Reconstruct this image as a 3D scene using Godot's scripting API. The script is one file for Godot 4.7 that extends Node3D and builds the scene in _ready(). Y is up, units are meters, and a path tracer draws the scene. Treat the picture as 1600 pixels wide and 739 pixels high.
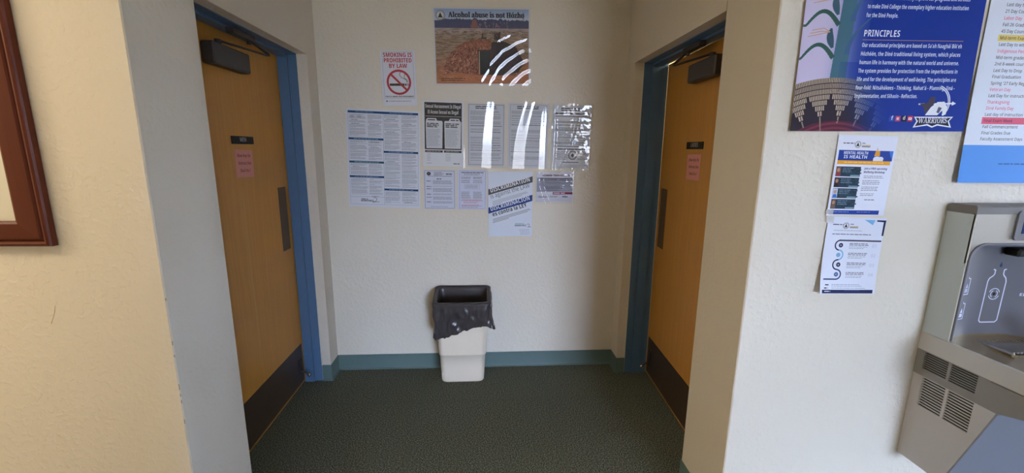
extends Node3D
# Restroom alcove off a hallway. Metres, y up; z = 0 is the alcove's back wall, the hall lies at z > 1.5.

const XL := -1.0055      # alcove left wall
const XR := 0.9744       # alcove right wall
const ZFL := 1.5139      # hall wall left of the alcove
const ZFR := 1.4950      # hall wall right of the alcove
const ZJL := 0.1447      # far side of the left door opening
const ZJR := 0.1331
const ZN := 1.1660       # near side of both openings
const HOP := 2.0970      # top of the openings
const CEIL := 2.70
const THICK := 0.215     # thickness of the alcove's side walls
const REAR := 10.0       # hall wall with the window, behind the camera
const END_L := -4.6
const END_R := 4.8
const CORR := 3.60        # corridor wall facing the left hall wall; it ends at CORR_X, where the lobby with the windows opens
const CORR_X := 0.15

var M := {}
var rng := RandomNumberGenerator.new()

func _ready():
	rng.seed = 11
	# ---- camera
	var cam := Camera3D.new()
	cam.name = "camera"
	cam.transform = Transform3D(Basis(Vector3(0.99776, 0.01066, 0.06599), Vector3(0.0026, 0.98027, -0.19764), Vector3(-0.0668, 0.19737, 0.97805)).orthonormalized(), Vector3(0.0281, 1.5599, 2.9297))
	cam.fov = rad_to_deg(2.0 * atan(369.5 / 676.17))
	cam.near = 0.03
	add_child(cam)
	# ---- sky and exposure
	var we := WorldEnvironment.new()
	we.name = "world_environment"
	var env := Environment.new()
	var sm := ProceduralSkyMaterial.new()
	sm.sky_top_color = Color(0.75, 0.84, 1.0)
	sm.sky_horizon_color = Color(0.79, 0.865, 1.0)
	sm.ground_horizon_color = Color(0.58, 0.60, 0.64)
	sm.ground_bottom_color = Color(0.46, 0.46, 0.46)
	sm.energy_multiplier = SKY_E
	var sky := Sky.new()
	sky.sky_material = sm
	env.sky = sky
	env.background_mode = Environment.BG_SKY
	env.tonemap_mode = Environment.TONE_MAPPER_LINEAR
	env.tonemap_exposure = EXPO
	env.sdfgi_enabled = true
	env.ssao_enabled = true
	env.ssil_enabled = true
	we.environment = env
	add_child(we)
	# ---- hall ceiling lamps
	materials()
	for l in LAMPS:
		ceiling_lamp(l[0], l[1])
	build_setting()
	build_doors()
	build_back_wall_papers()
	build_hall_papers()
	build_picture()
	build_bin()
	build_fountain()

const SKY_E := 53.0
const EXPO := 1.0
const LAMPS := [[Vector3(-1.75, CEIL, 2.55), 1.1], [Vector3(-3.5, CEIL, 2.55), 5.6]]
const WARM := Color(1.0, 0.925, 0.79)

# ------------------------------------------------------------------ nodes
func tag(o, label := "", category := "", group := "", kind := ""):
	if label: o.set_meta("label", label)
	if category: o.set_meta("category", category)
	if group: o.set_meta("group", group)
	if kind: o.set_meta("kind", kind)
	return o

func mesh_node(called: String, mesh: Mesh, mat: Material, parent: Node = null) -> MeshInstance3D:
	var o := MeshInstance3D.new()
	o.name = called
	o.mesh = mesh
	if mat: o.material_override = mat
	o.cast_shadow = GeometryInstance3D.SHADOW_CASTING_SETTING_ON
	(parent if parent else self).add_child(o, true)
	return o

func thing(called: String, label: String, category: String, at := Vector3.ZERO, group := "") -> Node3D:
	var o := Node3D.new()
	o.name = called
	o.position = at
	add_child(o, true)
	tag(o, label, category, group)
	return o

func structure(called: String, mesh: Mesh, mat: Material, label: String) -> MeshInstance3D:
	var o := mesh_node(called, mesh, mat)
	tag(o, label, "", "", "structure")
	return o

# ------------------------------------------------------------------ mesh helpers
func begin() -> SurfaceTool:
	var st := SurfaceTool.new()
	st.begin(Mesh.PRIMITIVE_TRIANGLES)
	return st

func tri(st: SurfaceTool, a: Vector3, b: Vector3, c: Vector3, n: Vector3, ua := Vector2.ZERO, ub := Vector2.ZERO, uc := Vector2.ZERO):
	if (b - a).cross(c - a).dot(n) > 0.0:
		var t := b; b = c; c = t
		var tu := ub; ub = uc; uc = tu
	st.set_normal(n); st.set_uv(ua); st.add_vertex(a)
	st.set_normal(n); st.set_uv(ub); st.add_vertex(b)
	st.set_normal(n); st.set_uv(uc); st.add_vertex(c)

func quad(st: SurfaceTool, a: Vector3, b: Vector3, c: Vector3, d: Vector3, n: Vector3, uv := []):
	if uv.size() == 4:
		tri(st, a, b, c, n, uv[0], uv[1], uv[2]); tri(st, a, c, d, n, uv[0], uv[2], uv[3])
	else:
		tri(st, a, b, c, n); tri(st, a, c, d, n)

# a box between two corners with chamfered edges
func box(st: SurfaceTool, lo: Vector3, hi: Vector3, r := 0.0, xf := Transform3D()):
	var c := (lo + hi) * 0.5
	var h := (hi - lo) * 0.5
	r = minf(r, minf(h.x, minf(h.y, h.z)) * 0.98)
	var p := func(sx, sy, sz, ax) -> Vector3:
		var q := Vector3(sx * (h.x - (0.0 if ax == 0 else r)), sy * (h.y - (0.0 if ax == 1 else r)), sz * (h.z - (0.0 if ax == 2 else r)))
		return xf * (c + q)
	var dirs := [Vector3.RIGHT, Vector3.UP, Vector3.BACK]
	for ax in 3:
		var a1 := (ax + 1) % 3
		var a2 := (ax + 2) % 3
		for s in [-1, 1]:
			var q := []
			for k in [[-1, -1], [1, -1], [1, 1], [-1, 1]]:
				var v := [0, 0, 0]
				v[ax] = s; v[a1] = k[0]; v[a2] = k[1]
				q.append(p.call(v[0], v[1], v[2], ax))
			quad(st, q[0], q[1], q[2], q[3], (xf.basis * (dirs[ax] * s)).normalized())
	if r <= 0.0: return
	for ax in 3:   # edges along ax
		var a1 := (ax + 1) % 3
		var a2 := (ax + 2) % 3
		for s1 in [-1, 1]:
			for s2 in [-1, 1]:
				var v := [0, 0, 0]
				v[a1] = s1; v[a2] = s2
				v[ax] = -1
				var e0: Vector3 = p.call(v[0], v[1], v[2], a1); var e1: Vector3 = p.call(v[0], v[1], v[2], a2)
				v[ax] = 1
				var e2: Vector3 = p.call(v[0], v[1], v[2], a2); var e3: Vector3 = p.call(v[0], v[1], v[2], a1)
				quad(st, e0, e1, e2, e3, (xf.basis * (dirs[a1] * s1 + dirs[a2] * s2)).normalized())
	for sx in [-1, 1]:
		for sy in [-1, 1]:
			for sz in [-1, 1]:
				tri(st, p.call(sx, sy, sz, 0), p.call(sx, sy, sz, 1), p.call(sx, sy, sz, 2), (xf.basis * Vector3(sx, sy, sz)).normalized())

func box_mesh(lo: Vector3, hi: Vector3, r := 0.0) -> ArrayMesh:
	var st := begin()
	box(st, lo, hi, r)
	return st.commit()

# a closed polygon (in the plane of axes u, v) swept along w from w0 to w1; corners may be sheared by cut0/cut1 (w offset per vertex)
func prism(st: SurfaceTool, poly: PackedVector2Array, w0: float, w1: float, to: Callable):
	var area := 0.0
	for i in poly.size():
		area += poly[i].cross(poly[(i + 1) % poly.size()])
	var ccw := area > 0.0
	var o: Vector3 = to.call(Vector2.ZERO, 0.0)
	for i in poly.size():
		var a := poly[i]
		var b := poly[(i + 1) % poly.size()]
		var e := b - a
		var n2 := Vector2(e.y, -e.x) if ccw else Vector2(-e.y, e.x)
		var n: Vector3 = (to.call(n2, 0.0) - o).normalized()
		quad(st, to.call(a, w0), to.call(b, w0), to.call(b, w1), to.call(a, w1), n)
	var wn: Vector3 = (to.call(Vector2.ZERO, 1.0) - o).normalized()
	var idx := Geometry2D.triangulate_polygon(poly)
	for k in range(0, idx.size(), 3):
		tri(st, to.call(poly[idx[k]], w0), to.call(poly[idx[k + 1]], w0), to.call(poly[idx[k + 2]], w0), -wn)
		tri(st, to.call(poly[idx[k]], w1), to.call(poly[idx[k + 1]], w1), to.call(poly[idx[k + 2]], w1), wn)

func plan(p: Vector2, y: float) -> Vector3: return Vector3(p.x, y, p.y)
func side(p: Vector2, x: float) -> Vector3: return Vector3(x, p.y, p.x)      # polygon in (z, y), swept along x
func front(p: Vector2, z: float) -> Vector3: return Vector3(p.x, p.y, z)

func round_rect(x0: float, y0: float, x1: float, y1: float, r: float, n := 6) -> PackedVector2Array:
	var out := PackedVector2Array()
	var cs := [Vector2(x1 - r, y0 + r), Vector2(x1 - r, y1 - r), Vector2(x0 + r, y1 - r), Vector2(x0 + r, y0 + r)]
	for k in 4:
		for i in n + 1:
			var a := -PI / 2 + k * PI / 2 + i * PI / 2 / n
			out.append(cs[k] + Vector2(cos(a), sin(a)) * r)
	return out

# rings of equal length joined by quads, smooth normals
func loft(rings: Array, closed := true, cap0 := false, cap1 := false, uvs := false, flip := false) -> ArrayMesh:
	var st := begin()
	st.set_smooth_group(0)
	var n: int = rings[0].size()
	for r in rings.size():
		for i in n:
			if uvs: st.set_uv(Vector2(float(i) / n, float(r) / (rings.size() - 1)))
			st.add_vertex(rings[r][i])
	var m := n if closed else n - 1
	for r in rings.size() - 1:
		for i in m:
			var a := r * n + i
			var b := r * n + (i + 1) % n
			var c := a + n
			var d := b + n
			for k in ([a, b, c, b, d, c] if flip else [a, c, b, b, c, d]): st.add_index(k)
	var base := rings.size() * n
	for cap in [[cap0, 0], [cap1, rings.size() - 1]]:
		if not cap[0]: continue
		var mid := Vector3.ZERO
		for v in rings[cap[1]]: mid += v
		if uvs: st.set_uv(Vector2.ZERO)
		st.add_vertex(mid / n)
		for i in n:
			var a: int = cap[1] * n + i
			var b: int = cap[1] * n + (i + 1) % n
			var first: bool = (cap[1] == 0) != flip
			for k in ([base, a, b] if first else [base, b, a]): st.add_index(k)
		base += 1
	st.generate_normals()
	return st.commit()

func tube(pts: Array, r: float, sides := 10) -> ArrayMesh:
	var rings := []
	for i in pts.size():
		var t: Vector3 = (pts[mini(i + 1, pts.size() - 1)] - pts[maxi(i - 1, 0)]).normalized()
		var u := t.cross(Vector3.UP if absf(t.y) < 0.9 else Vector3.RIGHT).normalized()
		var v := t.cross(u)
		var ring := PackedVector3Array()
		for k in sides:
			var a := TAU * k / sides
			ring.append(pts[i] + (u * cos(a) + v * sin(a)) * r)
		rings.append(ring)
	return loft(rings, true, true, true)

# a thin sheet, w by h around its centre in the xy plane, with a height per grid node (row 0 at the top); front faces +z
func sheet(w: float, h: float, nx: int, ny: int, hz: PackedFloat32Array, thick := 0.0005) -> ArrayMesh:
	var st := begin()
	var P := func(i: int, j: int) -> Vector3:
		return Vector3((float(i) / nx - 0.5) * w, (0.5 - float(j) / ny) * h, hz[j * (nx + 1) + i] if hz.size() else 0.0)
	var N := func(i: int, j: int) -> Vector3:
		var dx: Vector3 = P.call(mini(i + 1, nx), j) - P.call(maxi(i - 1, 0), j)
		var dy: Vector3 = P.call(i, maxi(j - 1, 0)) - P.call(i, mini(j + 1, ny))
		return dx.cross(dy).normalized()
	var sides := 2 if thick > 0.0 else 1      # a film of no thickness is one surface
	for s in sides:
		for j in ny + 1:
			for i in nx + 1:
				var n: Vector3 = N.call(i, j)
				st.set_normal(n if s == 0 else -n)
				st.set_uv(Vector2(float(i) / nx, float(j) / ny))
				st.add_vertex(P.call(i, j) - (n * thick if s else Vector3.ZERO))
	var row := nx + 1
	var off := row * (ny + 1)
	for j in ny:
		for i in nx:
			var a := j * row + i
			for k in [a, a + 1, a + row, a + 1, a + row + 1, a + row]: st.add_index(k)
			if sides == 2:
				for k in [a, a + row, a + 1, a + 1, a + row, a + row + 1]: st.add_index(off + k)
	if sides == 1: return st.commit()
	var edge := func(a: int, b: int):
		for k in [a, off + a, b, b, off + a, off + b]: st.add_index(k)
	for i in nx:
		edge.call(i, i + 1); edge.call(ny * row + i + 1, ny * row + i)
	for j in ny:
		edge.call((j + 1) * row, j * row); edge.call(j * row + nx, (j + 1) * row + nx)
	return st.commit()

func heights(nx: int, ny: int, f: Callable) -> PackedFloat32Array:
	var a := PackedFloat32Array()
	for j in ny + 1:
		for i in nx + 1:
			a.append(f.call(float(i) / nx, float(j) / ny))
	return a

# heights of a plastic sleeve from the slope across it: each crease is [u at top, u at bottom, half width, slope, bow]
func creased(w: float, nx: int, ny: int, base: float, creases: Array, amp: float, noise: FastNoiseLite, z0: float) -> PackedFloat32Array:
	var a := PackedFloat32Array()
	for j in ny + 1:
		var v := float(j) / ny
		var row := PackedFloat32Array()
		var z := 0.0
		var mean := 0.0
		for i in nx + 1:
			var u := float(i) / nx
			var s := base
			for c in creases:
				var mid: float = lerpf(c[0], c[1], v) + c[4] * sin(PI * v)
				var d: float = (u - mid) / (c[2] * (0.8 + 0.4 * v))
				s += c[3] * exp(-d * d * d * d)
			s += amp * noise.get_noise_2d(u * 60.0 * w / 0.28, v * 60.0)
			row.append(z)
			mean += s
			z += s * w / nx
		mean /= nx + 1
		for i in nx + 1:   # the sleeve is stuck down at both sides
			a.append(row[i] - mean * w * float(i) / nx)
	var low := 0.0
	for z in a: low = minf(low, z)
	for i in a.size(): a[i] += z0 - low
	return a

# ------------------------------------------------------------------ materials
func mat(color: Color, rough := 0.6, metal := 0.0) -> StandardMaterial3D:
	var m := StandardMaterial3D.new()
	m.albedo_color = color
	m.roughness = rough
	m.metallic = metal
	return m

func c8(r: float, g: float, b: float, a := 255.0) -> Color: return Color(r / 255.0, g / 255.0, b / 255.0, a / 255.0)

func noise_tex(sd: int, freq: float, size: int, ramp := [], octaves := 4, type := FastNoiseLite.TYPE_SIMPLEX_SMOOTH) -> NoiseTexture2D:
	var n := FastNoiseLite.new()
	n.seed = sd
	n.noise_type = type
	n.frequency = freq
	n.fractal_octaves = octaves
	var t := NoiseTexture2D.new()
	t.width = size; t.height = size
	t.seamless = true
	t.noise = n
	if ramp.size():
		var g := Gradient.new()
		g.offsets = PackedFloat32Array(ramp.map(func(r): return r[0]))
		g.colors = PackedColorArray(ramp.map(func(r): return r[1]))
		t.color_ramp = g
	return t

func triplanar(m: StandardMaterial3D, scale: float):
	m.uv1_triplanar = true
	m.uv1_world_triplanar = true
	m.uv1_scale = Vector3.ONE * scale

func materials():
	var w := mat(c8(226, 217, 202), 0.62)
	triplanar(w, 1.0 / 0.9)
	w.heightmap_enabled = true
	w.heightmap_texture = noise_tex(3, 0.030, 1024, [[0.0, Color.BLACK], [0.46, Color(0.12, 0.12, 0.12)], [0.60, Color(0.6, 0.6, 0.6)], [0.72, Color.WHITE], [1.0, Color.WHITE]], 4)
	w.heightmap_scale = 0.07
	M.wall = w
	var cl := mat(c8(222, 218, 210), 0.9)
	M.ceiling = cl
	var cp := mat(Color.WHITE, 0.95)
	cp.albedo_texture = noise_tex(8, 0.088, 1024, [[0.0, c8(34, 40, 34)], [0.36, c8(82, 88, 78)], [0.52, c8(102, 108, 97)], [0.68, c8(134, 136, 121)], [1.0, c8(170, 170, 150)]], 3)
	triplanar(cp, 1.0 / 0.8)
	cp.heightmap_enabled = true
	cp.heightmap_texture = noise_tex(9, 0.12, 1024, [], 3)
	cp.heightmap_scale = 0.25
	cp.metallic_specular = 0.2
	M.carpet = cp
	M.blue = mat(c8(86, 118, 154), 0.42)
	M.base = mat(c8(96, 118, 116), 0.5)
	M.bronze = mat(c8(64, 56, 54), 0.45, 0.35)
	M.kick = mat(c8(78, 62, 50), 0.38, 0.3)
	M.push = mat(c8(104, 82, 56), 0.45, 0.3)
	M.closer = mat(c8(70, 66, 68), 0.5, 0.2)
	M.chrome = mat(c8(210, 208, 204), 0.22, 1.0)
	M.rubber = mat(c8(26, 26, 26), 0.8)
	M.caulk = mat(c8(232, 226, 214), 0.7)
	var steel := mat(c8(196, 192, 186), 0.34, 1.0)
	M.steel = steel
	M.cheek = mat(c8(196, 208, 216), 0.4, 0.35)
	var basin := mat(c8(236, 212, 166), 0.18, 1.0)
	M.basin = basin
	M.edge = mat(c8(236, 238, 240), 0.3, 0.5)
	M.grey_plastic = mat(c8(108, 108, 115), 0.38)
	M.cap_plastic = mat(c8(112, 108, 106), 0.45)
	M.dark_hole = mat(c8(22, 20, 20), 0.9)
	M.band = mat(c8(140, 138, 138), 0.45, 0.2)
	M.apron = mat(c8(204, 204, 206), 0.42, 0.4)
	M.cabinet = mat(c8(198, 196, 200), 0.45, 0.2)
	M.bin = mat(c8(242, 228, 208), 0.4)
	var lin := mat(c8(64, 60, 62), 0.22)
	M.liner = lin
	var sl := mat(Color(1, 1, 1, 0.03), 0.05)
	sl.transparency = BaseMaterial3D.TRANSPARENCY_ALPHA
	M.sleeve = sl
	var gl := mat(Color(1, 1, 1, 0.04), 0.02)
	gl.transparency = BaseMaterial3D.TRANSPARENCY_ALPHA
	M.glass = gl
	M.tape = mat(Color(1, 1, 1, 0.35), 0.2)
	M.tape.transparency = BaseMaterial3D.TRANSPARENCY_ALPHA
	M.white_metal = mat(c8(225, 225, 222), 0.5)
	M.alu = mat(c8(150, 150, 150), 0.4, 0.8)
	M.door_wood = mat(Color.WHITE, 0.42)
	M.door_wood.albedo_texture = ImageTexture.create_from_image(wood_image(384, 1024, 5, c8(180, 122, 42), c8(222, 162, 70), true))
	M.door_edge = mat(c8(196, 160, 108), 0.6)
	M.door_wood_plain = mat(Color.WHITE, 0.42)
	M.door_wood_plain.albedo_texture = ImageTexture.create_from_image(wood_image(384, 1024, 17, c8(180, 122, 42), c8(222, 162, 70), false))
	M.frame_wood = mat(Color.WHITE, 0.48)
	M.frame_wood.albedo_texture = ImageTexture.create_from_image(wood_image(128, 512, 23, c8(74, 26, 9), c8(112, 46, 17), false))
	M.frame_wood.metallic_specular = 0.35
	M.frame_wood.clearcoat_enabled = true
	M.frame_wood.clearcoat = 0.15
	M.frame_wood.clearcoat_roughness = 0.3

func wood_image(w: int, h: int, sd: int, a: Color, b: Color, worn: bool) -> Image:
	var n := FastNoiseLite.new(); n.seed = sd; n.frequency = 1.0; n.fractal_octaves = 3
	var n2 := FastNoiseLite.new(); n2.seed = sd + 1; n2.frequency = 1.0; n2.fractal_octaves = 2
	var im := Image.create(w, h, false, Image.FORMAT_RGB8)
	for y in h:
		for x in w:
			var u := float(x) / w
			var v := float(y) / h
			var g := n.get_noise_2d(u * 46.0 + 1.2 * n2.get_noise_2d(u * 3.0, v * 2.0), v * 1.6) * 0.5 + 0.5
			var f := n2.get_noise_2d(u * 190.0, v * 9.0) * 0.5 + 0.5
			var c := a.lerp(b, clampf(0.5 + 0.5 * ((0.72 * g + 0.28 * f) - 0.5), 0.0, 1.0))
			if worn:   # two pale drip streaks down the middle of the leaf and a faint bloom
				for s in [[0.512, 0.34, 0.80, 0.006, 0.42], [0.535, 0.30, 0.70, 0.004, 0.34]]:
					var d: float = absf(u - s[0] - 0.006 * n2.get_noise_2d(v * 9.0, 4.0)) / s[3]
					if v > s[1] and v < s[2] and d < 3.0:
						c = c.lerp(c8(206, 170, 122), s[4] * exp(-d * d) * smoothstep(s[1], s[1] + 0.05, v) * (1.0 - smoothstep(s[2] - 0.1, s[2], v)))
			im.set_pixel(x, y, c)
	return im

# ------------------------------------------------------------------ print: a small painter
class Paper:
	var im: Image
	var w: int
	var h: int
	var fonts := {}
	var r := RandomNumberGenerator.new()
	func _init(pw: int, ph: int, bg: Color, sd := 1):
		w = pw; h = ph
		im = Image.create(w, h, false, Image.FORMAT_RGBA8)
		im.fill(bg)
		r.seed = sd
	func rect(x: float, y: float, rw: float, rh: float, c: Color):
		im.fill_rect(Rect2i(roundi(x), roundi(y), maxi(1, roundi(rw)), maxi(1, roundi(rh))), c)
	func outline(x: float, y: float, rw: float, rh: float, t: float, c: Color):
		rect(x, y, rw, t, c); rect(x, y + rh - t, rw, t, c); rect(x, y, t, rh, c); rect(x + rw - t, y, t, rh, c)
	func px(x: int, y: int, c: Color):
		if x < 0 or y < 0 or x >= w or y >= h: return
		if c.a >= 1.0: im.set_pixel(x, y, c)
		else: im.set_pixel(x, y, im.get_pixel(x, y).lerp(Color(c.r, c.g, c.b), c.a))
	func poly(p: Array, c: Color):
		var lo := 1e9; var hi := -1e9
		for q in p:
			lo = minf(lo, q.y); hi = maxf(hi, q.y)
		for y in range(maxi(0, floori(lo)), mini(h - 1, ceili(hi)) + 1):
			var xs := []
			var yc := y + 0.5
			for i in p.size():
				var a: Vector2 = p[i]
				var b: Vector2 = p[(i + 1) % p.size()]
				if (a.y <= yc) != (b.y <= yc):
					xs.append(a.x + (yc - a.y) / (b.y - a.y) * (b.x - a.x))
			xs.sort()
			for k in range(0, xs.size() - 1, 2):
				var x0 := clampi(roundi(xs[k]), 0, w)
				var x1 := clampi(roundi(xs[k + 1]), 0, w)
				if x1 <= x0: continue
				if c.a >= 1.0: im.fill_rect(Rect2i(x0, y, x1 - x0, 1), c)
				else:
					for x in range(x0, x1): px(x, y, c)
	func ellipse(cx: float, cy: float, rx: float, ry: float, c: Color):
		var p := []
		for i in 40: p.append(Vector2(cx + rx * cos(TAU * i / 40), cy + ry * sin(TAU * i / 40)))
		poly(p, c)
	func line(a: Vector2, b: Vector2, t: float, c: Color):
		var n := (b - a).normalized().orthogonal() * t * 0.5
		poly([a + n, b + n, b - n, a - n], c)
	func stroke(p: Array, t: float, c: Color):
		for i in p.size() - 1:
			line(p[i], p[i + 1], t, c)
			if t > 2.5: ellipse(p[i + 1].x, p[i + 1].y, t * 0.5, t * 0.5, c)
	func arc(cx: float, cy: float, rad: float, a0: float, a1: float, t: float, c: Color):
		var p := []
		for i in 25:
			var a := deg_to_rad(lerpf(a0, a1, i / 24.0))
			p.append(Vector2(cx + rad * cos(a), cy + rad * sin(a)))
		stroke(p, t, c)
	func font(kind: String) -> SystemFont:
		if not fonts.has(kind):
			var f := SystemFont.new()
			f.font_names = PackedStringArray(["Droid Serif" if kind.begins_with("serif") else "Droid Sans"])
			f.font_weight = 700 if kind.ends_with("bold") else 400
			fonts[kind] = f
		return fonts[kind]
	# the words as an image with a transparent ground
	func words(s: String, size: int, c: Color, kind: String) -> Image:
		var ts := TextServerManager.get_primary_interface()
		var l := TextLine.new()
		l.add_string(s, font(kind), size)
		var asc := l.get_line_ascent()
		var out := Image.create(maxi(2, ceili(l.get_line_width()) + 4), ceili(asc + l.get_line_descent()) + 2, false, Image.FORMAT_RGBA8)
		out.fill(Color(1, 1, 1, 0))
		var x := 1.0
		var key := Vector2i(size, 0)
		for g in ts.shaped_text_get_glyphs(l.get_rid()):
			var f: RID = g.font_rid
			if f.is_valid():
				ts.font_render_glyph(f, key, g.index)
				var ti: int = ts.font_get_glyph_texture_idx(f, key, g.index)
				if ti >= 0:
					var gi: Image = ts.font_get_texture_image(f, key, ti).get_region(Rect2i(ts.font_get_glyph_uv_rect(f, key, g.index)))
					gi.convert(Image.FORMAT_RGBA8)
					var o: Vector2 = ts.font_get_glyph_offset(f, key, g.index) + g.offset
					out.blend_rect(gi, Rect2i(Vector2i.ZERO, gi.get_size()), Vector2i(roundi(x + o.x), roundi(asc + o.y)))
			x += g.advance
		var d := out.get_data()
		for i in range(0, d.size(), 4):
			d[i] = c.r8; d[i + 1] = c.g8; d[i + 2] = c.b8
		return Image.create_from_data(out.get_width(), out.get_height(), false, Image.FORMAT_RGBA8, d)
	# words with their capitals' top at y; fit squeezes them to a width; align 0 left, 0.5 centre, 1 right; slant leans them
	func text(s: String, x: float, y: float, cap: float, c: Color, kind := "bold", fit := 0.0, align := 0.0, slant := 0.0):
		var size := maxi(6, roundi(cap / 0.714))
		var t := words(s, size, c, kind)
		var tw := fit if fit > 0.0 else float(t.get_width())
		if roundi(tw) != t.get_width(): t.resize(maxi(2, roundi(tw)), t.get_height(), Image.INTERPOLATE_BILINEAR)
		var up := roundi(y - size * 0.345)
		var left := roundi(x - align * tw)
		if slant == 0.0:
			im.blend_rect(t, Rect2i(Vector2i.ZERO, t.get_size()), Vector2i(left, up))
			return
		for j in t.get_height():
			im.blend_rect(t, Rect2i(0, j, t.get_width(), 1), Vector2i(left + roundi((t.get_height() * 0.75 - j) * slant), up + j))
	# words along a tilted line: (x, y) is the left end of the baseline
	func tilted(s: String, x: float, y: float, cap: float, c: Color, kind: String, fit: float, angle: float):
		var size := maxi(8, roundi(cap / 0.714))
		var t := words(s, size, c, kind)
		if fit > 0.0: t.resize(maxi(2, roundi(fit)), t.get_height(), Image.INTERPOLATE_BILINEAR)
		var asc := size * 1.06
		var e := Vector2(cos(angle), sin(angle))
		var n := Vector2(-e.y, e.x)
		var box := Rect2(x, y, 0, 0)
		for q in [Vector2(0, -asc), Vector2(t.get_width(), -asc), Vector2(0, size * 0.3), Vector2(t.get_width(), size * 0.3)]:
			box = box.expand(Vector2(x, y) + e * q.x + n * q.y)
		for py in range(floori(box.position.y), ceili(box.end.y)):
			for qx in range(floori(box.position.x), ceili(box.end.x)):
				var d := Vector2(qx + 0.5 - x, py + 0.5 - y)
				var u := floori(d.dot(e)); var v := floori(d.dot(n) + asc)
				if u >= 0 and v >= 0 and u < t.get_width() and v < t.get_height():
					var k := t.get_pixel(u, v)
					if k.a > 0.02: px(qx, py, k)
	# rows of print too small to read
	func rows(x: float, y: float, rw: float, count: int, step: float, t: float, c: Color, ragged := 0.15, gaps := 0.0):
		for k in count:
			var end := rw * (1.0 - (r.randf() * ragged))
			if r.randf() < gaps: end *= 0.45
			var p := 0.0
			while p < end:
				var word := minf((2.0 + r.randf() * 5.0) * t * 1.1, end - p)
				rect(x + p, y + k * step, word, t, Color(c, 1.0))
				p += word + t * 0.9
	func seal(cx: float, cy: float, rad: float, c: Color, bg: Color):
		ellipse(cx, cy, rad, rad, c)
		ellipse(cx, cy, rad * 0.94, rad * 0.94, bg)
		for k in 26:
			var a := TAU * k / 26
			line(Vector2(cx + cos(a) * rad * 0.80, cy + sin(a) * rad * 0.80), Vector2(cx + cos(a) * rad * 0.90, cy + sin(a) * rad * 0.90), rad * 0.10, c)
		ellipse(cx, cy, rad * 0.74, rad * 0.74, c)
		ellipse(cx, cy, rad * 0.70, rad * 0.70, bg)
		poly([Vector2(cx, cy - rad * 0.62), Vector2(cx + rad * 0.5, cy + rad * 0.46), Vector2(cx - rad * 0.5, cy + rad * 0.46)], c)
	func tex() -> ImageTexture:
		var i := im.duplicate()
		i.convert(Image.FORMAT_RGB8)
		return ImageTexture.create_from_image(i)

func print_mat(p: Paper, rough := 0.55) -> StandardMaterial3D:
	var m := mat(Color.WHITE, rough)
	m.albedo_texture = p.tex()
	m.texture_repeat = false
	m.metallic_specular = 0.28
	return m

# ------------------------------------------------------------------ lamps
func ceiling_lamp(at: Vector3, power: float):
	var t := thing("ceiling_lamp", ("bright" if power > 2.0 else "dim") + " rectangular warm white lamp on the corridor ceiling", "ceiling lamp", at, "warm ceiling lamps of the hall")
	var fr := begin()
	for s in [-1, 1]:
		box(fr, Vector3(-0.62, -0.03, s * 0.30 - 0.015), Vector3(0.62, 0.0, s * 0.30 + 0.015), 0.003)
		box(fr, Vector3(s * 0.605 - 0.015, -0.03, -0.285), Vector3(s * 0.605 + 0.015, 0.0, 0.285), 0.003)
	mesh_node("frame", fr.commit(), M.white_metal, t)
	var em := mat(Color(0.9, 0.88, 0.82), 0.6)
	em.emission_enabled = true
	em.emission = WARM
	em.emission_energy_multiplier = 1.5
	mesh_node("diffuser", box_mesh(Vector3(-0.59, -0.012, -0.285), Vector3(0.59, -0.002, 0.285), 0.002), em, t)
	var l := AreaLight3D.new()
	l.name = "lamp_light"
	l.area_size = Vector2(1.16, 0.56)
	l.light_color = WARM
	l.light_energy = power
	l.shadow_enabled = true
	l.position = Vector3(0, -0.02, 0)
	l.rotation_degrees = Vector3(-90, 0, 0)
	l.set("area_range", 12.0)
	t.add_child(l)

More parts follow.
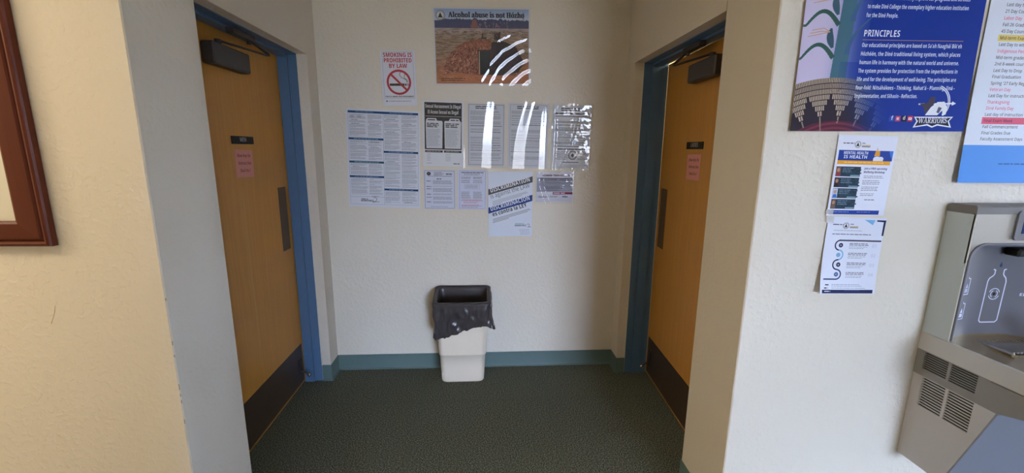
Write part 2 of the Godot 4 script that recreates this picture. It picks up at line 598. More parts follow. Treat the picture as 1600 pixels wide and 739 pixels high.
# ------------------------------------------------------------------ setting
func build_setting():
	structure("floor", box_mesh(Vector3(END_L - 0.2, -0.12, -0.2), Vector3(END_R + 0.2, 0.0, REAR + 0.2)), M.carpet, "dark green speckled loop carpet")
	structure("ceiling", box_mesh(Vector3(END_L - 0.2, CEIL, -0.2), Vector3(END_R + 0.2, CEIL + 0.12, REAR + 0.2)), M.ceiling, "white ceiling above the hall and alcove")
	structure("wall_back", box_mesh(Vector3(-3.2, 0, -0.15), Vector3(3.2, CEIL, 0.0)), M.wall, "cream alcove wall with the notices and the wastebasket")
	# alcove side walls: a stub beyond the door, a head over it; the near pier belongs to the hall wall
	for s in [[XL, -1.0, ZJL, "left"], [XR, 1.0, ZJR, "right"]]:
		var x0: float = s[0]
		var x1: float = s[0] + s[1] * THICK
		var st := begin()
		box(st, Vector3(minf(x0, x1), 0, 0), Vector3(maxf(x0, x1), CEIL, s[2]))
		box(st, Vector3(minf(x0, x1), HOP, s[2]), Vector3(maxf(x0, x1), CEIL, ZN))
		structure("wall_" + s[3], st.commit(), M.wall, "textured cream wall around the %s restroom door" % s[3])
	var c := 0.004
	for s in [[XL, -1.0, ZFL, END_L, "hall_left"], [XR, 1.0, ZFR, END_R, "hall_right"]]:
		var d: float = s[1]
		var xi: float = s[0]
		var zf: float = s[2]
		var p := PackedVector2Array([Vector2(xi + d * THICK, ZN), Vector2(xi + d * c, ZN), Vector2(xi, ZN + c), Vector2(xi, zf - c), Vector2(xi + d * c, zf), Vector2(s[3], zf), Vector2(s[3], zf - 0.15), Vector2(xi + d * THICK, zf - 0.15)])
		var st := begin()
		prism(st, p, 0.0, CEIL, plan)
		structure("wall_" + s[4], st.commit(), M.wall, "textured cream hall wall with the pier on the %s of the alcove" % ("left" if d < 0 else "right"))
	# pencil-thin scuffs on the left hall wall and chips out of the pier's corner
	var scuff := mat(c8(166, 146, 120), 0.8)
	for q in [[Vector3(-1.3474, 1.0501, ZFL), Vector3(-1.3542, 1.024, ZFL)], [Vector3(-1.3542, 1.024, ZFL), Vector3(-1.3703, 0.9891, ZFL)]]:
		mesh_node("scuff", tube([q[0], q[1]], 0.0006, 6), scuff, get_node("wall_hall_left"))
	var chip := mat(c8(176, 160, 138), 0.9)
	for q in [[0.905, 0.016], [0.862, 0.010], [0.742, 0.022], [0.716, 0.012], [0.690, 0.014], [0.612, 0.018], [1.062, 0.010]]:
		mesh_node("chip", box_mesh(Vector3(XL - 0.0042, q[0], ZFL - 0.0040), Vector3(XL - 0.0008, q[0] + q[1], ZFL - 0.0008), 0.0012), chip, get_node("wall_hall_left"))
	# hall behind the camera
	structure("wall_end_left", box_mesh(Vector3(END_L - 0.2, 0, ZFL - 0.15), Vector3(END_L, CEIL, REAR)), M.wall, "cream wall closing the hall on the left")
	var er := begin()
	var wr := WINDOW_R
	box(er, Vector3(END_R, 0, ZFR - 0.15), Vector3(END_R + 0.2, CEIL, wr[0]))
	box(er, Vector3(END_R, 0, wr[1]), Vector3(END_R + 0.2, CEIL, REAR))
	box(er, Vector3(END_R, 0, wr[0]), Vector3(END_R + 0.2, wr[2], wr[1]))
	box(er, Vector3(END_R, wr[3], wr[0]), Vector3(END_R + 0.2, CEIL, wr[1]))
	structure("wall_end_right", er.commit(), M.wall, "cream wall with a window closing the hall on the right")
	var wf := begin()
	for z in [wr[0] + 0.025, (wr[0] + wr[1]) * 0.5, wr[1] - 0.025]:
		box(wf, Vector3(END_R + 0.06, wr[2], z - 0.025), Vector3(END_R + 0.12, wr[3], z + 0.025), 0.003)
	for y in [wr[2] + 0.025, wr[3] - 0.025]:
		box(wf, Vector3(END_R + 0.06, y - 0.025, wr[0]), Vector3(END_R + 0.12, y + 0.025, wr[1]), 0.003)
	var win_r := structure("window_2", wf.commit(), M.alu, "aluminium framed window in the right end wall")
	mesh_node("pane", box_mesh(Vector3(END_R + 0.088, wr[2], wr[0]), Vector3(END_R + 0.092, wr[3], wr[1])), M.glass, win_r)
	structure("wall_corridor", box_mesh(Vector3(END_L, 0, CORR), Vector3(CORR_X, CEIL, CORR + 0.15)), M.wall, "cream corridor wall behind the viewer on the left")
	var rear := begin()
	var xs := END_L - 0.2
	for w in WINDOWS:
		box(rear, Vector3(xs, 0, REAR), Vector3(w[0], CEIL, REAR + 0.2))
		box(rear, Vector3(w[0], 0, REAR), Vector3(w[1], w[2], REAR + 0.2))
		box(rear, Vector3(w[0], w[3], REAR), Vector3(w[1], CEIL, REAR + 0.2))
		xs = w[1]
	box(rear, Vector3(xs, 0, REAR), Vector3(END_R + 0.2, CEIL, REAR + 0.2))
	structure("wall_rear", rear.commit(), M.wall, "cream hall wall with the windows behind the viewer")
	for k in WINDOWS.size():
		var w = WINDOWS[k]
		var st := begin()
		for x in [w[0] + 0.025, w[1] - 0.025]:
			box(st, Vector3(x - 0.025, w[2], REAR + 0.06), Vector3(x + 0.025, w[3], REAR + 0.12), 0.003)
		for y in [w[2] + 0.025, w[3] - 0.025]:
			box(st, Vector3(w[0], y - 0.025, REAR + 0.06), Vector3(w[1], y + 0.025, REAR + 0.12), 0.003)
		var win := structure("window_%d" % (k + 1), st.commit(), M.alu, "aluminium framed window in the wall behind the viewer")
		mesh_node("pane", box_mesh(Vector3(w[0], w[2], REAR + 0.088), Vector3(w[1], w[3], REAR + 0.092)), M.glass, win)
	# restrooms behind the doors: only their light shows round the leaves
	for s in [[-3.2, -3.05, "restroom_left"], [3.05, 3.2, "restroom_right"]]:
		structure("wall_" + s[2], box_mesh(Vector3(s[0], 0, 0), Vector3(s[1], CEIL, 1.36)), M.wall, "end wall of the lit room behind the door")
	for s in [[-2.0, "left"], [2.0, "right"]]:
		var t := thing("restroom_lamp", "round white ceiling lamp in the room behind the %s door" % s[1], "ceiling lamp", Vector3(s[0], CEIL - 0.06, 0.7))
		var em := mat(Color(0.95, 0.95, 0.9), 0.5)
		em.emission_enabled = true
		em.emission = Color(1.0, 0.93, 0.78)
		em.emission_energy_multiplier = 2.0
		var cy := CylinderMesh.new(); cy.top_radius = 0.16; cy.bottom_radius = 0.14; cy.height = 0.05
		var d := mesh_node("shade", cy, em, t)
		d.position.y = 0.03
		var l := OmniLight3D.new()
		l.name = "lamp_light"
		l.light_color = Color(1.0, 0.93, 0.78)
		l.light_energy = 1.3
		l.light_size = 0.12
		l.omni_range = 6.0
		l.omni_attenuation = 2.0
		l.shadow_enabled = true
		l.position.y = -0.16
		t.add_child(l)
	# cove baseboards: a toe that curves out onto the carpet
	baseboard("baseboard_back", [Vector2(XL, 0), Vector2(XR, 0)], Vector2(0, 1), "green grey rubber baseboard along the alcove's back wall")
	baseboard("baseboard_left", [Vector2(XL, 0), Vector2(XL, ZJL), Vector2(XL - 0.057, ZJL)], Vector2(1, 0), "short green grey baseboard wrapping the left wall's corner")
	baseboard("baseboard_right", [Vector2(XR, 0), Vector2(XR, ZJR), Vector2(XR + 0.057, ZJR)], Vector2(-1, 0), "short green grey baseboard wrapping the right wall's corner")
	baseboard("baseboard_pier_left", [Vector2(XL - 0.057, ZN), Vector2(XL, ZN), Vector2(XL, ZFL), Vector2(END_L, ZFL)], Vector2(0, -1), "green grey baseboard round the left pier")
	baseboard("baseboard_pier_right", [Vector2(XR + 0.057, ZN), Vector2(XR, ZN), Vector2(XR, ZFR), Vector2(END_R, ZFR)], Vector2(0, -1), "green grey baseboard round the right pier")

const WINDOWS := [[1.60, 4.05, 0.05, 2.60]]
const WINDOW_R := [1.90, 2.60, 0.40, 2.30]   # in the right end wall: z0, z1, y0, y1

# baseboard along a plan polyline; out is the outward side of the first leg
func baseboard(called: String, path: Array, out: Vector2, label: String):
	var prof := [Vector2(0.0, 0.1114), Vector2(0.002, 0.1114), Vector2(0.004, 0.108), Vector2(0.004, 0.016), Vector2(0.006, 0.009), Vector2(0.011, 0.004), Vector2(0.014, 0.003), Vector2(0.014, 0.0)]
	var first: Vector2 = (path[1] - path[0]).normalized()
	var sgn := 1.0 if first.orthogonal().dot(out) > 0 else -1.0
	var rings := []
	for i in path.size():
		var a: Vector2 = (path[i] - path[i - 1]).normalized() if i > 0 else first
		var b: Vector2 = (path[i + 1] - path[i]).normalized() if i < path.size() - 1 else a
		var na := a.orthogonal() * sgn
		var nb := b.orthogonal() * sgn
		var m := (na + nb) / (1.0 + na.dot(nb))
		var ring := PackedVector3Array()
		for q in prof: ring.append(Vector3(path[i].x + m.x * q.x, q.y, path[i].y + m.y * q.x))
		rings.append(ring)
	var st := begin()
	for i in rings.size() - 1:
		var na: Vector2 = (path[i + 1] - path[i]).normalized().orthogonal() * sgn
		for k in prof.size() - 1:
			var e: Vector2 = prof[k + 1] - prof[k]
			var n := Vector3(na.x * -e.y, e.x, na.y * -e.y).normalized()
			quad(st, rings[i][k], rings[i + 1][k], rings[i + 1][k + 1], rings[i][k + 1], n)
	structure(called, st.commit(), M.base, label)

# ------------------------------------------------------------------ doors
func build_doors():
	door(-1.0, XL, ZJL, 0.0, "left")
	door(1.0, XR, ZJR, 2.4, "right")

# d: -1 for the door in the left wall, 1 for the right; depth into the wall runs along d
func door(d: float, xw: float, zj: float, ajar: float, word: String):
	# steel frame: jamb, stop and rabbet, set back from the wall's face
	var prof := PackedVector2Array([Vector2(0.060, 0), Vector2(0.060, 0.004), Vector2(0.110, 0.004), Vector2(0.110, 0.0166), Vector2(0.167, 0.0166), Vector2(0.167, 0.004), Vector2(THICK, 0.004), Vector2(THICK, 0)])
	var st := begin()
	prism(st, prof, 0.0, HOP, func(p, y): return Vector3(xw + d * p.x, y, zj + p.y))
	prism(st, prof, 0.0, HOP, func(p, y): return Vector3(xw + d * p.x, y, ZN - p.y))
	prism(st, prof, zj, ZN, func(p, z): return Vector3(xw + d * p.x, HOP - p.y, z))
	var n := "1" if d < 0 else "2"
	structure("trim_" + n, st.commit(), M.blue, "blue painted steel frame of the %s door" % word)
	var ck := begin()
	box(ck, Vector3(minf(xw + d * 0.055, xw + d * 0.0605), 0.11, zj), Vector3(maxf(xw + d * 0.055, xw + d * 0.0605), HOP, zj + 0.0035), 0.001)
	var caulk := mesh_node("caulk", ck.commit(), M.caulk, get_node("trim_" + n))
	# the leaf hangs on the near jamb; local z runs from the hinge to the latch, local x out of the face into the alcove
	var leaf := Node3D.new()
	leaf.name = "door_" + n
	add_child(leaf, true)
	tag(leaf, "brown wood veneer restroom door with dark kick plate, in the %s wall" % word, "", "", "structure")
	var face := xw + d * 0.171
	leaf.position = Vector3(face, 0, ZN - 0.007)
	leaf.rotation_degrees.y = -d * ajar
	var wide := ZN - 0.007 - zj - 0.008
	# local frame: hinge at origin, leaf along -z, face at x = 0 looking to -d
	var top := HOP - 0.010
	var f := -d      # out of the face
	var body := begin()
	var q := [Vector3(0, 0.012, 0), Vector3(0, 0.012, -wide), Vector3(0, top, -wide), Vector3(0, top, 0)]
	quad(body, q[0], q[1], q[2], q[3], Vector3(f, 0, 0), [Vector2(1, 1), Vector2(0, 1), Vector2(0, 0), Vector2(1, 0)])
	mesh_node("face_veneer", body.commit(), M.door_wood if d < 0 else M.door_wood_plain, leaf)
	var core := begin()
	box(core, Vector3(minf(-f * 0.0004, -f * 0.044), 0.012, -wide), Vector3(maxf(-f * 0.0004, -f * 0.044), top, 0), 0.0015)
	mesh_node("core", core.commit(), M.door_edge, leaf)
	var plate := func(called: String, z0: float, z1: float, y0: float, y1: float, t: float, m: Material, r: float):
		var b := begin()
		box(b, Vector3(minf(0.0003 * f, f * t), y0, z0), Vector3(maxf(0.0003 * f, f * t), y1, z1), r)
		return mesh_node(called, b.commit(), m, leaf)
	plate.call("kick_plate", -wide + 0.02, -0.02, 0.024, 0.287, 0.0016, M.kick, 0.0006)
	var lz := -wide + 0.045
	plate.call("push_plate", lz, lz + 0.10, 0.938, 1.324, 0.0022, M.push, 0.0008)
	# closer: body on the leaf, two arms to a shoe under the frame's head
	var z_in := ZN - 0.007
	var cz0 := 0.575 - z_in
	var cz1 := 0.875 - z_in
	var cl: MeshInstance3D = plate.call("closer", cz0, cz1, 1.912, 2.004, 0.056, M.closer, 0.006)
	var spindle := Vector3(f * 0.03, 2.004, 0.79 - z_in)
	var elbow := Vector3(f * 0.075, 2.03, 0.42 - z_in)
	var shoe := Vector3(f * 0.085, HOP - 0.022, 0.63 - z_in)
	var cyl := tube([spindle, spindle + Vector3(0, 0.022, 0)], 0.014, 16)
	mesh_node("spindle", cyl, M.closer, cl)
	mesh_node("arm", bar(spindle + Vector3(0, 0.018, 0), elbow, 0.022, 0.006), M.closer, cl)
	mesh_node("arm", bar(elbow + Vector3(0, 0.008, 0), shoe + Vector3(0, -0.012, 0), 0.018, 0.006), M.closer, cl)
	var sb := begin()
	box(sb, shoe + Vector3(-0.018, -0.02, -0.03), shoe + Vector3(0.018, 0.006, 0.16), 0.003)
	mesh_node("shoe", sb.commit(), M.closer, cl)
	mesh_node("bolt", tube([shoe + Vector3(0, -0.034, 0), shoe + Vector3(0, -0.004, 0)], 0.009, 12), M.closer, cl)
	# kick-down holder at the latch foot
	var hz := -wide + 0.07
	var h: MeshInstance3D = plate.call("holder", hz - 0.022, hz + 0.022, 0.088, 0.192, 0.006, M.bronze, 0.002)
	mesh_node("holder_arm", tube([Vector3(f * 0.004, 0.112, hz), Vector3(f * 0.030, 0.104, hz), Vector3(f * 0.052, 0.088, hz)], 0.006, 10), M.closer, h)
	mesh_node("rubber_tip", tube([Vector3(f * 0.050, 0.092, hz), Vector3(f * 0.062, 0.078, hz)], 0.010, 14), M.chrome, h)
	# plate and note on the leaf
	var at := leaf.transform
	var sign_root := thing("restroom_sign", ("small black plate lettered MEN on the left door" if d < 0 else "small black plate lettered LADIES on the right door"), "sign")
	var ps := Paper.new(512, 96, c8(30, 30, 34))
	ps.text("MEN" if d < 0 else "LADIES", 256, 22, 52, c8(206, 206, 204), "regular", 0.0, 0.5)
	face_sheet(sign_root, "plate", at, f, 0.621 - z_in, 1.5905, 0.200, 0.038, 0.0, print_mat(ps, 0.35), 0.004)
	var note := thing("handwritten_note", ("pink note taped under the MEN plate on the left door" if d < 0 else "pink note taped under the LADIES plate on the right door"), "note")
	var pn := Paper.new(420, 340, c8(226, 156, 146))
	var ink := c8(58, 26, 30)
	pn.text("Please Keep The", 44, 58, 36, ink, "serif", 320.0, 0.0, 0.35)
	pn.text("Restroom Clean", 62, 150, 36, ink, "serif", 310.0, 0.0, 0.35)
	pn.text("Thank You !!", 84, 242, 36, ink, "serif", 250.0, 0.0, 0.35)
	face_sheet(note, "paper", at, f, 0.624 - z_in, 1.4745, 0.166, 0.137, -1.5 if d < 0 else 1.0, print_mat(pn, 0.8), 0.0004)

func face_sheet(root: Node3D, called: String, leaf: Transform3D, f: float, z: float, y: float, w: float, h: float, rot: float, m: Material, thick: float):
	root.transform = leaf * Transform3D(Basis(Vector3.UP, f * PI / 2) * Basis(Vector3.BACK, deg_to_rad(rot)), Vector3(f * (thick + 0.0008), y, z))
	mesh_node(called, sheet(w, h, 2, 2, PackedFloat32Array(), thick), m, root)

func bar(a: Vector3, b: Vector3, wide: float, thick: float) -> ArrayMesh:
	var st := begin()
	var t := (b - a).normalized()
	var x := t.cross(Vector3.UP).normalized()
	var y := x.cross(t)
	box(st, Vector3(-wide / 2, -thick / 2, 0), Vector3(wide / 2, thick / 2, (b - a).length()), thick * 0.3, Transform3D(Basis(x, y, t), a))
	return st.commit()

# ------------------------------------------------------------------ notices on the alcove's back wall
func on_wall(called: String, label: String, category: String, x: float, y: float, z: float, rot: float, group := "") -> Node3D:
	var t := thing(called, label, category, Vector3(x, y, z), group)
	t.rotation_degrees.z = rot
	return t

func wavy(sd: int, freq := 1.0) -> FastNoiseLite:
	var n := FastNoiseLite.new()
	n.seed = sd
	n.frequency = 0.05 * freq
	n.fractal_octaves = 2
	return n

func lines_page(p: Paper, x: float, y: float, w: float, h: float, step: float, c: Color):
	p.rows(x, y, w, int(h / step), step, step * 0.42, c, 0.12, 0.12)

func build_back_wall_papers():
	var grey := c8(120, 124, 134)
	var dark := c8(44, 46, 56)
	# SMOKING IS PROHIBITED BY LAW
	var t := on_wall("no_smoking_notice", "white no smoking notice with red letters and a struck-out cigarette", "notice", -0.5025, 1.993, 0.0015, 1.2)
	var p := Paper.new(400, 618, c8(226, 228, 238), 2)
	var red := c8(184, 16, 48)
	p.outline(24, 14, 352, 520, 2, c8(120, 120, 140))
	p.text("SMOKING IS", 200, 34, 46, red, "bold", 336, 0.5)
	p.text("PROHIBITED", 200, 94, 46, red, "bold", 330, 0.5)
	p.text("BY LAW", 200, 154, 46, red, "bold", 216, 0.5)
	p.rect(92, 366, 170, 26, c8(20, 20, 24)); p.rect(268, 366, 14, 26, c8(20, 20, 24))
	for k in 4: p.rect(286 + k * 8, 366, 4, 26, c8(60, 60, 66))
	var smoke := []
	for k in 40:
		var a := k / 39.0
		smoke.append(Vector2(296 - 74 * a + 30 * sin(a * 9.0), 356 - 116 * a))
	p.stroke([Vector2(292, 356), Vector2(288, 330), Vector2(262, 312), Vector2(232, 300), Vector2(212, 272), Vector2(218, 244), Vector2(240, 234), Vector2(266, 244), Vector2(274, 268), Vector2(262, 290), Vector2(268, 308), Vector2(294, 322), Vector2(304, 356)], 5, c8(30, 30, 36))
	p.arc(200, 352, 130, 0, 360, 24, red)
	p.line(Vector2(108, 260), Vector2(292, 444), 24, red)
	p.text("THIS IS A SMOKE-FREE ENVIRONMENT", 200, 506, 17, c8(40, 40, 48), "bold", 336, 0.5)
	p.rows(70, 562, 290, 1, 12, 6, grey); p.ellipse(48, 564, 10, 10, grey)
	mesh_node("paper", sheet(0.216, 0.334, 4, 4, PackedFloat32Array()), print_mat(p), t)
	mesh_node("plastic_sleeve", sheet(0.226, 0.345, 24, 16, creased(0.226, 24, 16, 0.02, [[0.02, 0.04, 0.03, 0.4, 0.0]], 0.03, wavy(2), 0.0012), 0.0), M.sleeve, t)

	# desert dwelling poster
	t = on_wall("laminated_poster", "laminated photo poster of an earth dwelling in a red desert", "poster", 0.027, 2.193, 0.002, 1.0)
	p = Paper.new(900, 684, c8(150, 170, 200), 5)
	paint_desert(p)
	mesh_node("paper", sheet(0.600, 0.453, 4, 4, PackedFloat32Array()), print_mat(p), t)
	mesh_node("plastic_film", sheet(0.614, 0.467, 96, 72, poster_creases(96, 72), 0.0), M.sleeve, t)

	# large labour law sheet
	t = on_wall("labor_law_poster", "large white sheet of dense print under dark blue header bars", "poster", -0.618, 1.486, 0.0015, -1.6)
	p = Paper.new(720, 968, c8(222, 224, 232), 7)
	paint_labor(p)
	mesh_node("paper", sheet(0.467, 0.628, 12, 12, heights(12, 12, func(u, v): return 0.0015 + 0.001 * sin(u * 5.0 + v * 3.0))), print_mat(p, 0.45), t)

	# black headed notice
	t = on_wall("harassment_notice", "sleeved notice with a black heading block and two tabbed panels", "notice", -0.2295, 1.652, 0.003, -1.0)
	p = Paper.new(440, 700, c8(226, 228, 232), 9)
	var blk := c8(28, 26, 30)
	p.rect(22, 16, 396, 500, blk)
	p.text("Sexual Harassment Is Illegal", 220, 44, 36, c8(230, 230, 232), "bold", 380, 0.5)
	p.text("El Acoso Sexual es Ilegal", 220, 104, 36, c8(230, 230, 232), "bold", 330, 0.5)
	p.rect(32, 160, 376, 4, c8(210, 210, 214))
	for k in 2:
		var x0 := 34.0 + k * 198
		var tx := x0 + (6 if k == 0 else 52)
		p.poly([Vector2(tx, 196), Vector2(tx + 10, 182), Vector2(tx + 104, 182), Vector2(tx + 118, 214), Vector2(tx - 6, 214)], c8(214, 216, 222))
		p.poly([Vector2(x0 + 8, 208), Vector2(x0 + 170, 208), Vector2(x0 + 180, 220), Vector2(x0 + 176, 504), Vector2(x0 + 4, 504), Vector2(x0, 220)], c8(214, 216, 222))
		p.rows(tx + 14, 194, 84, 1, 12, 11, dark, 0.0)
		p.rows(x0 + 12, 234, 150, 3, 17, 10, dark, 0.3)
		p.rows(x0 + 12, 300, 150, 14, 13.5, 4, c8(140, 144, 152), 0.25)
	p.rect(24, 526, 190, 22, c8(44, 40, 42)); p.rect(228, 526, 190, 22, c8(44, 40, 42))
	p.rows(40, 533, 150, 1, 10, 7, c8(170, 170, 170), 0.0); p.rows(246, 533, 150, 1, 10, 7, c8(170, 170, 170), 0.0)
	for k in 5:
		p.rows(44, 566 + k * 17, 40, 1, 10, 4, c8(150, 152, 160)); p.rows(244, 566 + k * 17, 60, 1, 10, 4, c8(150, 152, 160))
	p.rows(40, 664, 60, 1, 10, 4, grey); p.rows(330, 664, 74, 1, 10, 8, dark)
	mesh_node("paper", sheet(0.266, 0.416, 4, 4, PackedFloat32Array()), print_mat(p), t)
	mesh_node("plastic_sleeve", sheet(0.284, 0.430, 40, 24, creased(0.284, 40, 24, 0.03, [[0.95, 0.96, 0.02, -0.15, 0.0]], 0.015, wavy(4), 0.0014), 0.0), M.sleeve, t)

	# three sleeved pages of fine print with glare
	var spec := [
		["fine print page in a clear sleeve with one white band of glare", 0.050, 1.648, 0.268, 0.424, -0.5, [[0.60, 0.50, 0.12, -0.22, -0.02]], 0.06],
		["fine print page in a clear sleeve with two white bands of glare", 0.3266, 1.648, 0.288, 0.432, -0.6, [[0.52, 0.28, 0.13, -0.19, -0.06], [0.86, 0.83, 0.06, -0.16, -0.01]], 0.06],
		["crumpled sleeved page with a round seal, topmost at the right", 0.615, 1.642, 0.278, 0.430, -0.5, [[0.10, 0.10, 0.03, -0.3, 0.02], [0.66, 0.22, 0.03, -0.6, 0.10], [0.975, 0.975, 0.02, -0.6, 0.0]], 0.15]]
	for k in 3:
		var s = spec[k]
		t = on_wall("sleeved_page", s[0], "notice", s[1], s[2], 0.003, s[5], "sleeved pages in the top row")
		p = Paper.new(420, 660, c8(206, 209, 216), 20 + k)
		if k == 0:
			p.outline(14, 12, 392, 630, 3, dark)
		elif k == 1:
			p.outline(20, 14, 380, 626, 2, grey)
		p.rows(90, 28, 250, 2, 18, 9, dark, 0.1)
		if k == 2:
			p.rows(30, 78, 370, 1, 18, 12, c8(60, 60, 74), 0.0)
		var y := 78.0 if k < 2 else 110.0
		while y < 600:
			var n := p.r.randi_range(1, 4)
			if k == 2 and y > 430:
				p.rows(40, 480, 150, 6, 16, 5, grey); p.rows(290, 480, 100, 6, 16, 5, grey)
				p.rows(130, 590, 190, 1, 10, 6, dark)
				p.rows(60, 450, 320, 1, 10, 9, dark)
				break
			if p.r.randf() < 0.3: p.rows(34, y, 352, 1, 10, 6, c8(70, 74, 86), 0.05)
			else: p.rows(34, y, 352, n, 11, 5, c8(140, 145, 156), 0.1, 0.1)
			y += n * 11 + 10
		if k == 2:
			p.arc(236, 518, 46, 0, 360, 6, c8(70, 72, 90)); p.arc(236, 518, 34, 0, 360, 3, c8(70, 72, 90)); p.poly([Vector2(236, 494), Vector2(256, 520), Vector2(236, 544), Vector2(216, 520)], c8(110, 112, 130))
		mesh_node("paper", sheet(s[3] - 0.022, s[4] - 0.020, 4, 4, PackedFloat32Array()), print_mat(p), t)
		mesh_node("plastic_sleeve", sheet(s[3], s[4], 90, 60, creased(s[3], 90, 60, s[7], s[6], [0.003, 0.004, 0.07][k], wavy(30 + k, 1.0 if k < 2 else 2.5), 0.0014), 0.0), M.sleeve, t)

	# two letter pages below
	t = on_wall("letter_notice", "letter sized notice with a dark round emblem at its upper left", "notice", -0.260, 1.291, 0.0022, -0.3)
	p = Paper.new(440, 560, c8(214, 218, 234), 41)
	p.outline(10, 14, 418, 536, 4, c8(80, 84, 110))
	p.ellipse(70, 56, 28, 26, c8(30, 34, 46)); p.ellipse(70, 56, 14, 12, c8(90, 104, 90))
	p.rows(140, 36, 150, 3, 18, 6, dark, 0.3); p.rows(310, 50, 90, 2, 12, 8, c8(50, 56, 74), 0.1); p.rows(60, 88, 330, 1, 10, 5, dark, 0.0)
	p.rows(180, 124, 64, 1, 10, 11, dark, 0.0)
	var yy := 156.0
	for n in [5, 1, 5, 2, 4, 3]:
		p.rows(36, yy, 76, 1, 12, 9, c8(90, 94, 110), 0.2)
		p.rows(126, yy - 4, 282, n, 11, 6, c8(150, 155, 176), 0.1)
		yy += n * 11 + 22
	p.rows(90, 524, 250, 1, 10, 5, grey)
	mesh_node("paper", sheet(0.208, 0.262, 4, 4, PackedFloat32Array()), print_mat(p), t)
	mesh_node("plastic_sleeve", sheet(0.220, 0.276, 24, 24, creased(0.220, 24, 24, 0.02, [], 0.03, wavy(42), 0.0014), 0.0), M.sleeve, t)

	t = on_wall("letter_notice", "letter sized notice with a red paragraph near its foot", "notice", -0.044, 1.291, 0.0022, -0.4)
	p = Paper.new(420, 560, c8(214, 218, 238), 43)
	p.outline(30, 16, 370, 534, 3, c8(100, 104, 130))
	p.rows(54, 36, 320, 1, 12, 8, dark, 0.0); p.outline(60, 34, 300, 56, 2, grey); p.rows(90, 54, 240, 2, 16, 6, grey)
	for s2 in 2:
		p.rows(54 + s2 * 170, 104, 140, 2, 14, 6, c8(84, 88, 104), 0.2)
		p.rows(54 + s2 * 170, 142, 140, 4, 13, 5, c8(120, 126, 146), 0.2)
		p.rows(54 + s2 * 170, 310, 140, 8, 13, 5, c8(110, 116, 140), 0.2)
	p.outline(96, 204, 220, 64, 2, grey); p.rows(110, 218, 190, 3, 16, 5, grey)
	p.rows(54, 420, 320, 2, 14, 6, c8(196, 90, 120), 0.1); p.rows(84, 452, 220, 2, 14, 5, c8(196, 110, 134), 0.2)
	p.rows(54, 496, 300, 2, 13, 6, c8(190, 100, 124), 0.2); p.rows(54, 528, 290, 1, 13, 5, c8(90, 94, 110), 0.2)
	mesh_node("paper", sheet(0.196, 0.266, 4, 4, PackedFloat32Array()), print_mat(p), t)
	mesh_node("plastic_sleeve", sheet(0.210, 0.284, 24, 24, creased(0.210, 24, 24, 0.03, [[0.05, 0.05, 0.04, -0.14, 0.0]], 0.03, wavy(44), 0.0014), 0.0), M.sleeve, t)

	# DISCRIMINATION is against the LAW
	t = on_wall("discrimination_notice", "white notice with slanting grey and blue banners about discrimination", "notice", 0.2143, 1.193, 0.004, 0.3)
	p = Paper.new(600, 885, c8(222, 228, 240), 51)
	var tan_a := -0.283
	var slope := tan(tan_a)
	p.poly([Vector2(0, 236), Vector2(600, 236 + 600 * slope), Vector2(600, 316 + 600 * slope), Vector2(0, 316)], c8(92, 92, 98))
	p.tilted("DISCRIMINATION", 32, 292, 58, c8(236, 238, 242), "bold", 566, tan_a)
	p.tilted("is against the LAW", 34, 374, 56, c8(110, 112, 118), "regular", 560, tan_a)
	for k in 4: p.line(Vector2(58, 404 + k * 17), Vector2(58 + [460, 480, 400, 120][k], 404 + k * 17 + [460, 480, 400, 120][k] * slope), 5, c8(150, 154, 164))
	p.poly([Vector2(0, 486), Vector2(600, 486 + 600 * slope), Vector2(600, 570 + 600 * slope), Vector2(0, 570)], c8(44, 72, 140))
	p.tilted("DISCRIMINACIÓN", 34, 544, 58, c8(232, 236, 244), "bold", 566, tan_a)
	p.tilted("es contra la LEY", 62, 618, 56, c8(40, 44, 54), "bold", 490, tan_a)
	for k in 4: p.line(Vector2(60, 648 + k * 16), Vector2(60 + [500, 520, 480, 220][k], 648 + k * 16 + [500, 520, 480, 220][k] * slope), 5, c8(110, 114, 126))
	p.text("NEW MEXICO", 366, 706, 14, c8(92, 150, 186), "bold", 130)
	p.text("WORKFORCE", 360, 728, 22, c8(40, 78, 112), "bold", 162)
	p.stroke([Vector2(528, 722), Vector2(548, 712), Vector2(566, 724), Vector2(560, 748), Vector2(540, 756), Vector2(590, 756)], 5, c8(100, 110, 124))
	p.rows(420, 790, 160, 2, 17, 5, c8(180, 182, 196)); p.rows(440, 826, 140, 3, 16, 5, c8(186, 186, 198))
	mesh_node("paper", sheet(0.299, 0.441, 16, 16, heights(16, 16, func(u, v): return 0.003 + 0.002 * sin(v * 3.0) - 0.001 * u)), print_mat(p, 0.5), t)

	# trafficking notice in a crumpled sleeve
	t = on_wall("trafficking_notice", "small wide sleeved notice with a dark red bar about trafficking", "notice", 0.515, 1.31, 0.0035, 0.2)
	p = Paper.new(560, 440, c8(208, 208, 220), 61)
	p.text("HUMAN TRAFFICKING", 92, 34, 30, c8(96, 24, 54), "bold", 420)
	p.rect(14, 76, 532, 210, c8(148, 148, 166))
	p.rows(70, 88, 420, 1, 14, 8, c8(70, 62, 84), 0.0); p.rows(70, 108, 420, 1, 14, 8, c8(70, 62, 84), 0.0)
	p.rows(90, 140, 380, 3, 22, 5, c8(100, 94, 114), 0.3); p.rows(130, 212, 300, 2, 20, 8, c8(80, 76, 96), 0.3); p.rows(160, 252, 240, 2, 14, 5, c8(100, 94, 114), 0.3)
	p.rect(14, 292, 240, 34, c8(214, 216, 224)); p.rect(254, 292, 296, 34, c8(132, 24, 66))
	p.rows(266, 300, 170, 1, 10, 16, c8(210, 190, 204), 0.0)
